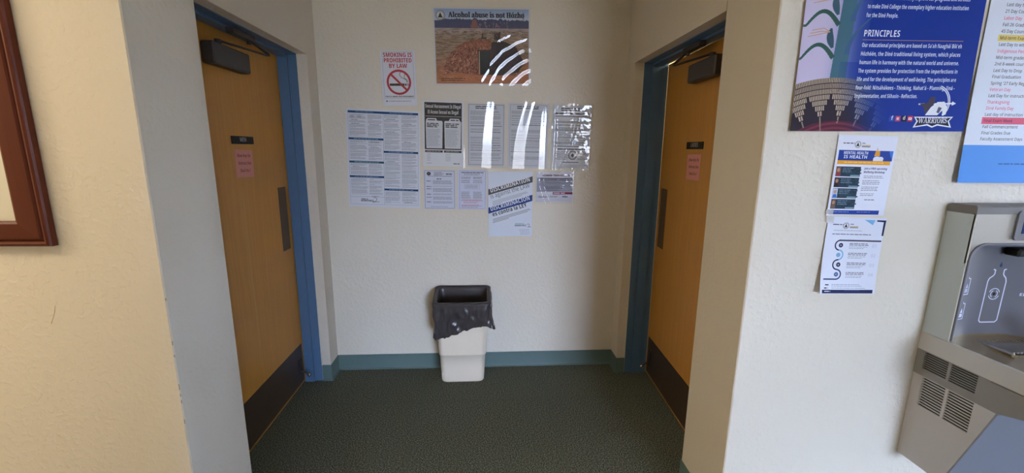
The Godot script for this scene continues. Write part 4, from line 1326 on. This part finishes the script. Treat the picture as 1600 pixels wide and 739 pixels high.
# ------------------------------------------------------------------ wastebasket
func build_bin():
	var t := thing("wastebasket", "cream plastic wastebasket against the alcove's back wall", "wastebasket", Vector3(-0.112, 0, 0.125))
	var n := 10
	var ring := func(y: float, w: float, d: float, r: float, tilt := 0.0) -> PackedVector3Array:
		var out := PackedVector3Array()
		for q in round_rect(-w / 2, -d / 2, w / 2, d / 2, r, n): out.append(Vector3(q.x, y - q.y * tilt, q.y))
		return out
	var W := func(y: float) -> float: return 0.286 + 0.105 * y
	var D := func(y: float) -> float: return 0.185 + 0.055 * y
	var rings := []
	for s in [[0.0, -0.016], [0.004, -0.006], [0.012, 0.0], [0.10, 0.0], [0.200, 0.0], [0.2015, 0.008], [0.205, 0.010], [0.35, 0.006], [0.50, 0.006], [0.565, 0.006]]:
		rings.append(ring.call(s[0], W.call(s[0]) + s[1], D.call(s[0]) + s[1], 0.034, 0.20 * smoothstep(0.3, 0.565, s[0])))
	for s in [[0.569, 0.016], [0.580, 0.018], [0.588, 0.014], [0.586, 0.002], [0.56, -0.004], [0.30, -0.006], [0.02, -0.012]]:
		rings.append(ring.call(s[0], W.call(s[0]) + s[1], D.call(s[0]) + s[1], 0.034, 0.20 * smoothstep(0.3, 0.565, s[0])))
	mesh_node("body", loft(rings, true, true, true), M.bin, t)
	mesh_node("sticker", box_mesh(Vector3(-0.139, 0.052, 0.0955), Vector3(-0.131, 0.078, 0.0972), 0.0006), mat(c8(236, 232, 222), 0.6), t)
	# liner: from inside, over the rim and down the outside, hanging lower at the left
	var lt := thing("bin_liner", "crinkled black plastic liner folded over the wastebasket's rim", "bin liner", Vector3(-0.112, 0, 0.125))
	var nz := FastNoiseLite.new(); nz.seed = 5; nz.frequency = 1.0; nz.fractal_octaves = 3
	var crease_noise := FastNoiseLite.new(); crease_noise.seed = 21; crease_noise.frequency = 1.0; crease_noise.fractal_octaves = 2
	var lrings := []
	var rows := 60
	var cnt := 320
	for k in rows + 1:
		var s := float(k) / rows          # 0 deep inside, 0.42 to 0.5 over the rim, 1 at the hem
		var out := PackedVector3Array()
		for i in cnt:
			var base := rim_point(float(i) / cnt)
			var side_x := base.x                       # -1 left .. 1 right
			var hem := lerpf(0.335, 0.435, smoothstep(-0.9, 0.95, side_x)) + 0.014 * nz.get_noise_2d(side_x * 2.5, base.y * 2.5) + 0.006 * nz.get_noise_2d(side_x * 12.0, base.y * 9.0)
			if base.y < 0: hem += 0.05
			var corner := exp(-pow((side_x - 0.97) / 0.10, 2.0)) * exp(-pow((base.y - 0.75) / 0.4, 2.0))
			hem -= 0.03 * corner
			var y: float
			var grow: float
			if s < 0.42:
				var q := s / 0.42
				y = lerpf(0.16, 0.594, q)
				grow = lerpf(-0.05, -0.011, q) + 0.007 * nz.get_noise_3d(base.x * 5.0, base.y * 4.0, y * 9.0) * (1.0 - q)
			elif s < 0.50:
				var q := (s - 0.42) / 0.08
				y = 0.594 + 0.005 * sin(PI * q)
				grow = lerpf(-0.011, 0.020, q)
			else:
				var q := (s - 0.50) / 0.50
				y = lerpf(0.592, hem, q)
				var fold := 0.5 - absf(crease_noise.get_noise_3d(base.x * 1.5 + y * 3.0, base.y * 1.5, y * 4.5 - base.x * 1.6))
				grow = 0.018 + 0.010 * q + (0.008 * nz.get_noise_3d(base.x * 1.6, base.y * 1.6, y * 5.0) + 0.013 * (fold - 0.3) + 0.0008 * nz.get_noise_3d(base.x * 16.0, base.y * 14.0, y * 30.0)) * smoothstep(0.0, 0.25, q) + 0.030 * corner * q * q
				if base.y < -0.6: grow = minf(grow, 0.018)
				grow = maxf(grow, 0.012)
			var w: float = W.call(y) / 2 + grow
			var d: float = D.call(y) / 2 + grow
			out.append(Vector3(base.x * w, y - base.y * d * 0.20 * smoothstep(0.3, 0.565, y), base.y * d))
		lrings.append(out)
	mesh_node("film", loft(lrings, true, true, false), M.liner, lt)

# a point on the unit square with rounded corners, t = 0..1 once round at an even pace
func rim_point(t: float) -> Vector2:
	var r := 0.20
	var straight := 2.0 - 2.0 * r
	var per := 4.0 * straight + TAU * r
	var d := t * per
	for k in 4:
		var rot := -k * PI / 2.0
		if d < straight: return Vector2(1.0, (1.0 - r) - d).rotated(rot)
		d -= straight
		if d < PI / 2.0 * r:
			var a := -d / r
			return (Vector2(1.0 - r, -(1.0 - r)) + Vector2(cos(a), sin(a)) * r).rotated(rot)
		d -= PI / 2.0 * r
	return Vector2(1.0, 1.0 - r)

# ------------------------------------------------------------------ drinking fountain with bottle filler
func build_fountain():
	var x0 := 1.688
	var x1 := 2.148
	var zw := ZFR
	var zf := 1.592
	var t := thing("drinking_fountain", "wall mounted stainless drinking fountain with a grey bottle filler above", "drinking fountain", Vector3((x0 + x1) / 2, 0, zw))
	var o := -t.position
	var add := func(called: String, st: SurfaceTool, m: Material, parent: Node = null) -> MeshInstance3D:
		var mi := mesh_node(called, st.commit(), m, parent if parent else t)
		if parent == null: mi.position = o
		return mi
	# -- bottle filler: two steel cheeks, cap, front panel, recess
	var st := begin()
	box(st, Vector3(x0, 0.901, zw + 0.001), Vector3(x0 + 0.004, 1.362, zf), 0.0015)
	add.call("side_panel", st, M.cheek)
	st = begin()
	box(st, Vector3(x1 - 0.004, 0.901, zw + 0.001), Vector3(x1, 1.362, zf), 0.0015)
	add.call("side_panel", st, M.cheek)
	st = begin()
	prism(st, PackedVector2Array([Vector2(zw + 0.001, 1.362), Vector2(zf + 0.001, 1.362), Vector2(zf + 0.001, 1.385), Vector2(zf - 0.004, 1.391), Vector2(zw + 0.014, 1.391), Vector2(zw + 0.004, 1.386), Vector2(zw + 0.001, 1.378)]), x0 - 0.001, x1 + 0.001, side)
	add.call("cap", st, M.cap_plastic)
	for x in [x0, x1]:
		st = begin()
		box(st, Vector3(x - 0.0015, 0.903, zf - 0.001), Vector3(x + 0.0015, 1.362, zf + 0.003), 0.0012)
		add.call("edge_trim", st, M.edge)
	# front: steel plate with an arched opening, made of strips round the opening
	var open_poly := PackedVector2Array()
	var rr := 0.055
	for i in 13:
		var a := PI - PI / 2 * i / 12.0
		open_poly.append(Vector2(x0 + 0.006 + rr + cos(a) * rr, 1.262 - rr + sin(a) * rr))
	for i in 13:
		var a := PI / 2 - PI / 2 * i / 12.0
		open_poly.append(Vector2(x1 - 0.006 - rr + cos(a) * rr, 1.262 - rr + sin(a) * rr))
	st = begin()
	var plate := PackedVector2Array([Vector2(x0, 1.19), Vector2(x0, 1.362), Vector2(x1, 1.362), Vector2(x1, 1.19)])
	var edge := PackedVector2Array(plate)
	for i in range(open_poly.size() - 1, -1, -1): edge.append(open_poly[i])
	prism(st, edge, zf - 0.006, zf, front)
	add.call("front_panel", st, M.steel)
	# moulded surround of the recess: a lip that follows the arch, and curved walls running back
	var path := []
	path.append(Vector2(x0 + 0.006, 0.905))
	for q in open_poly: path.append(q)
	path.append(Vector2(x1 - 0.006, 0.905))
	var zb := 1.512
	var rings := []
	for step in [[0.0, zf - 0.004], [0.0, zf + 0.003], [0.003, zf + 0.005], [0.008, zf + 0.003], [0.011, zf - 0.006], [0.013, zf - 0.020]]:
		var ring := PackedVector3Array()
		var mid := Vector2((x0 + x1) / 2, 1.03)
		for q in path:
			var dir := Vector2(clampf((mid.x - q.x) / 0.10, -1, 1), clampf((1.15 - q.y) / 0.06, -1.0, 0.0))
			if q.y < 1.2: dir.y = clampf((1.2 - q.y) / 0.06, -1.0, 0.0)
			ring.append(Vector3(q.x + dir.x * step[0], q.y + dir.y * step[0], step[1]))
		rings.append(ring)
	var wall := mesh_node("recess_surround", loft(rings, false), M.grey_plastic, t)
	wall.position = o
	# printed back of the recess
	var pw := 0.436
	var ph := 0.390
	var p := Paper.new(872, 780, M.grey_plastic.albedo_color, 91)
	paint_recess(p)
	var bk := mesh_node("recess_back", sheet(pw, ph, 48, 4, heights(48, 4, func(u, _v): return 0.068 * pow(absf(2.0 * u - 1.0), 3.0)), 0.003), print_mat(p, 0.34), t)
	bk.position = o + Vector3((x0 + x1) / 2, 1.078, zb + 0.002)
	# nozzle under the top of the recess
	st = begin()
	box(st, Vector3(1.915, 1.205, zb + 0.004), Vector3(1.995, 1.232, zb + 0.055), 0.006)
	add.call("nozzle", st, M.dark_hole)
	# screen
	st = begin()
	prism(st, round_rect(1.838, 1.272, 2.0, 1.374, 0.012), zf - 0.002, zf + 0.006, front)
	var bez: MeshInstance3D = add.call("bezel", st, M.grey_plastic)
	var sc := mat(c8(20, 40, 84), 0.1)
	sc.emission_enabled = true
	sc.emission = c8(34, 66, 130)
	sc.emission_energy_multiplier = 0.25
	mesh_node("screen", box_mesh(Vector3(1.860, 1.296, zf + 0.0055), Vector3(1.978, 1.366, zf + 0.0068)), sc, bez)
	# -- basin body
	st = begin()
	# apron: side and front band under the rim
	var fz := 1.955
	var outline := PackedVector2Array([Vector2(x0 - 0.002, zw + 0.001), Vector2(x1 + 0.002, zw + 0.001)])
	for i in 9:
		var a := PI / 2 * i / 8.0
		outline.append(Vector2(x1 + 0.002 - 0.06 + 0.06 * cos(a), fz - 0.06 + 0.06 * sin(a)))
	for i in 9:
		var a := PI / 2 + PI / 2 * i / 8.0
		outline.append(Vector2(x0 - 0.002 + 0.06 + 0.06 * cos(a), fz - 0.06 + 0.06 * sin(a)))
	prism(st, outline, 0.834, 0.868, plan)
	# rim as a ring: outer wall to 0.900, a narrow top, an inner wall down to the bowl
	var cen := Vector2((x0 + x1) / 2, (zw + fz) / 2)
	var band := func(o0: float, y0: float, o1: float, y1: float):
		for i in outline.size():
			var a := outline[i]
			var b := outline[(i + 1) % outline.size()]
			var ia := a + Vector2(clampf((cen.x - a.x) / 0.05, -1, 1), clampf((cen.y - a.y) / 0.05, -1, 1)) * o0
			var ib := b + Vector2(clampf((cen.x - b.x) / 0.05, -1, 1), clampf((cen.y - b.y) / 0.05, -1, 1)) * o0
			var ja := a + Vector2(clampf((cen.x - a.x) / 0.05, -1, 1), clampf((cen.y - a.y) / 0.05, -1, 1)) * o1
			var jb := b + Vector2(clampf((cen.x - b.x) / 0.05, -1, 1), clampf((cen.y - b.y) / 0.05, -1, 1)) * o1
			var v0 := Vector3(ia.x, y0, ia.y); var v1 := Vector3(ib.x, y0, ib.y)
			var v2 := Vector3(jb.x, y1, jb.y); var v3 := Vector3(ja.x, y1, ja.y)
			var n := (v1 - v0).cross(v3 - v0)
			if n.length() < 1e-9: continue
			n = n.normalized()
			var outw := Vector3(a.x - cen.x, 0, a.y - cen.y).normalized() * (1.0 if o1 <= o0 or y1 > y0 else -1.0)
			if n.dot(Vector3(0, 1.0 if o1 > o0 + 0.001 else 0.0, 0) + outw * (1.0 if y1 > y0 else 0.0) + (-outw if y1 < y0 else Vector3.ZERO) * 0.2) < 0: n = -n
			quad(st, v0, v1, v2, v3, n)
	band.call(0.0, 0.868, 0.0, 0.899)
	band.call(0.0, 0.899, 0.002, 0.901)
	band.call(0.002, 0.901, 0.010, 0.901)
	add.call("apron", st, M.apron)
	# bowl: a dished stainless tray
	var brings := []
	for s in [[0.010, 0.901], [0.013, 0.900], [0.018, 0.895], [0.030, 0.888], [0.060, 0.880], [0.110, 0.874], [0.160, 0.872]]:
		var ring := PackedVector3Array()
		for i in outline.size():
			var q := outline[i]
			var d := Vector2(clampf((cen.x - q.x) / 0.05, -1, 1), clampf((cen.y - q.y) / 0.05, -1, 1))
			ring.append(Vector3(q.x + d.x * s[0], s[1], q.y + d.y * s[0]))
		brings.append(ring)
	var bowl := mesh_node("bowl", loft(brings, true, false, true), M.basin, t)
	bowl.position = o
	# drain grille under the filler: bars running out from the wall
	var gr := begin()
	box(gr, Vector3(1.858, 0.874, zw + 0.012), Vector3(1.872, 0.8840, zw + 0.165), 0.004)
	var grille: MeshInstance3D = add.call("drain_grille", gr, M.chrome)
	var barm := box_mesh(Vector3(-0.0045, 0.874, zw + 0.014), Vector3(0.0045, 0.881, zw + 0.150), 0.003)
	for k in 12:
		var b := mesh_node("grille_bar", barm, M.steel, grille)
		b.position.x = 1.884 + k * 0.0155
	mesh_node("grille_rail", box_mesh(Vector3(2.060, 0.874, zw + 0.012), Vector3(2.074, 0.8840, zw + 0.165), 0.004), M.chrome, grille)
	var under := begin()
	box(under, Vector3(1.872, 0.862, zw + 0.012), Vector3(2.060, 0.8745, zw + 0.15), 0.0)
	add.call("drain_well", under, M.dark_hole)
	# bubbler beyond the frame
	var bub := mesh_node("bubbler", tube([Vector3(2.06, 0.875, 1.76), Vector3(2.06, 0.93, 1.76), Vector3(2.055, 0.955, 1.755), Vector3(2.03, 0.972, 1.745), Vector3(2.0, 0.975, 1.735)], 0.014, 16), M.chrome, t)
	bub.position = o
	# vented band below the apron and the lower cabinet, both open at the louvers
	st = begin()
	side_with_vents(st, [Vector2(zw + 0.001, 0.735), Vector2(1.772, 0.735), Vector2(1.86, 0.762), Vector2(1.935, 0.80), Vector2(1.945, 0.834), Vector2(zw + 0.001, 0.834)], x0, x1, 1.525, 1.704, 0.761, 0.829)
	var bandm: MeshInstance3D = add.call("vent_band", st, M.band)
	st = begin()
	side_with_vents(st, [Vector2(zw + 0.001, 0.385), Vector2(1.662, 0.385), Vector2(1.772, 0.735), Vector2(zw + 0.001, 0.735)], x0 + 0.002, x1 - 0.002, 1.534, 1.708, 0.614, 0.7305)
	var cab: MeshInstance3D = add.call("lower_cabinet", st, M.cabinet)
	louvers(bandm, M.band, x0, 1.525, 1.704, 0.761, 0.829, 8)
	louvers(cab, M.cabinet, x0 + 0.002, 1.534, 1.708, 0.614, 0.7305, 11)
	# sloping front of the cabinet
	st = begin()
	prism(st, PackedVector2Array([Vector2(1.664, 0.386), Vector2(1.668, 0.385), Vector2(1.777, 0.731), Vector2(1.772, 0.734)]), x0 + 0.001, x1 - 0.001, side)
	add.call("front_cover", st, mat(c8(150, 152, 164), 0.4, 0.45))
	# push bar on the band's side
	st = begin()
	prism(st, round_rect(1.737, 0.786, 1.90, 0.832, 0.010), x0 - 0.008, x0 + 0.002, side)
	add.call("push_bar", st, M.band)

# the side wall of a cabinet with a window for the louvers, its far wall, bottom, top and front
func side_with_vents(st: SurfaceTool, poly: Array, xa: float, xb: float, z0: float, z1: float, y0: float, y1: float):
	var outer := PackedVector2Array(poly)
	var hole := PackedVector2Array([Vector2(z0, y0), Vector2(z1, y0), Vector2(z1, y1), Vector2(z0, y1)])
	# keyhole polygon: outer ring joined to the hole by a slit
	var lo := PackedVector2Array()
	for cut in [[-10.0, y0, -10.0, 10.0], [y1, 10.0, -10.0, 10.0], [y0, y1, -10.0, z0], [y0, y1, z1, 10.0]]:
		var r := PackedVector2Array([Vector2(cut[2], cut[0]), Vector2(cut[3], cut[0]), Vector2(cut[3], cut[1]), Vector2(cut[2], cut[1])])
		for piece in Geometry2D.intersect_polygons(outer, r):
			var idx := Geometry2D.triangulate_polygon(piece)
			for k in range(0, idx.size(), 3):
				tri(st, side(piece[idx[k]], xa), side(piece[idx[k + 1]], xa), side(piece[idx[k + 2]], xa), Vector3.LEFT)
	prism(st, outer, xa + 0.012, xb, side)
	for i in outer.size():
		var a := outer[i]
		var b := outer[(i + 1) % outer.size()]
		var e := b - a
		quad(st, side(a, xa), side(b, xa), side(b, xa + 0.012), side(a, xa + 0.012), Vector3(0, -e.x, e.y).normalized())

func louvers(parent: Node, m: Material, x: float, z0: float, z1: float, y0: float, y1: float, slots: int):
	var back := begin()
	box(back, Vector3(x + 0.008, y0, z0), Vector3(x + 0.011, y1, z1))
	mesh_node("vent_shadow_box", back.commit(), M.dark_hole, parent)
	var pitch := (y1 - y0) / slots
	var mid := (z0 + z1) / 2
	var post := begin()
	box(post, Vector3(x, y0, mid - 0.005), Vector3(x + 0.005, y1, mid + 0.005))
	mesh_node("vent_post", post.commit(), m, parent)
	for half in [[z0, mid - 0.005], [mid + 0.005, z1]]:
		var sl := box_mesh(Vector3(x, 0, half[0]), Vector3(x + 0.004, pitch * 0.48, half[1]), 0.0008)
		for k in slots:
			var s := mesh_node("louver", sl, m, parent)
			s.position.y = y0 + k * pitch

func paint_recess(p: Paper):
	# 2000 px per metre; centre (1.918, 1.078)
	var ink := c8(214, 220, 238)
	var X := func(x: float) -> float: return (x - 1.918) * 2000.0 + 436.0
	var Y := func(y: float) -> float: return 390.0 - (y - 1.078) * 2000.0
	var P := func(x: float, y: float) -> Vector2: return Vector2(X.call(x), Y.call(y))
	p.stroke([P.call(1.902, 1.146), P.call(1.910, 1.144), P.call(1.910, 1.128), P.call(1.905, 1.121), P.call(1.893, 1.112), P.call(1.889, 1.100), P.call(1.889, 0.948), P.call(1.896, 0.940), P.call(1.954, 0.940), P.call(1.962, 0.948), P.call(1.962, 1.100), P.call(1.958, 1.113), P.call(1.949, 1.122), P.call(1.945, 1.129), P.call(1.945, 1.144), P.call(1.952, 1.146)], 9, ink)
	var c: Vector2 = P.call(1.926, 1.0515)
	p.ellipse(c.x, c.y, 12, 12, c8(16, 16, 20))
	for a in [[20, 160], [200, 340]]:
		p.arc(c.x, c.y, 42, a[0], a[1], 6, ink)
	for a in [[-60, 60], [120, 240]]:
		p.arc(c.x, c.y, 27, a[0], a[1], 6, ink)
	var d: Vector2 = P.call(1.9275, 1.164)
	p.ellipse(d.x, d.y + 6, 11, 13, c8(34, 66, 110))
	p.poly([d + Vector2(0, -22), d + Vector2(10, 2), d + Vector2(-10, 2)], c8(34, 66, 110))
	for k in 2:
		var dy := -0.096 * k
		p.stroke([P.call(1.797, 1.122 + dy), P.call(1.799, 1.115 + dy), P.call(1.809, 1.114 + dy), P.call(1.809, 1.055 + dy), P.call(1.781, 1.055 + dy)], 6, ink)
		p.poly([P.call(1.785, 1.062 + dy), P.call(1.789, 1.083 + dy), P.call(1.796, 1.098 + dy), P.call(1.802, 1.083 + dy), P.call(1.804, 1.062 + dy)], ink if k == 1 else c8(176, 184, 208))
		p.line(P.call(1.785, 1.079 + dy), P.call(1.804, 1.077 + dy), 5, c8(110, 112, 122))
	p.text("ELKAY", X.call(2.019), Y.call(1.054), 22, ink, "bold", 120)
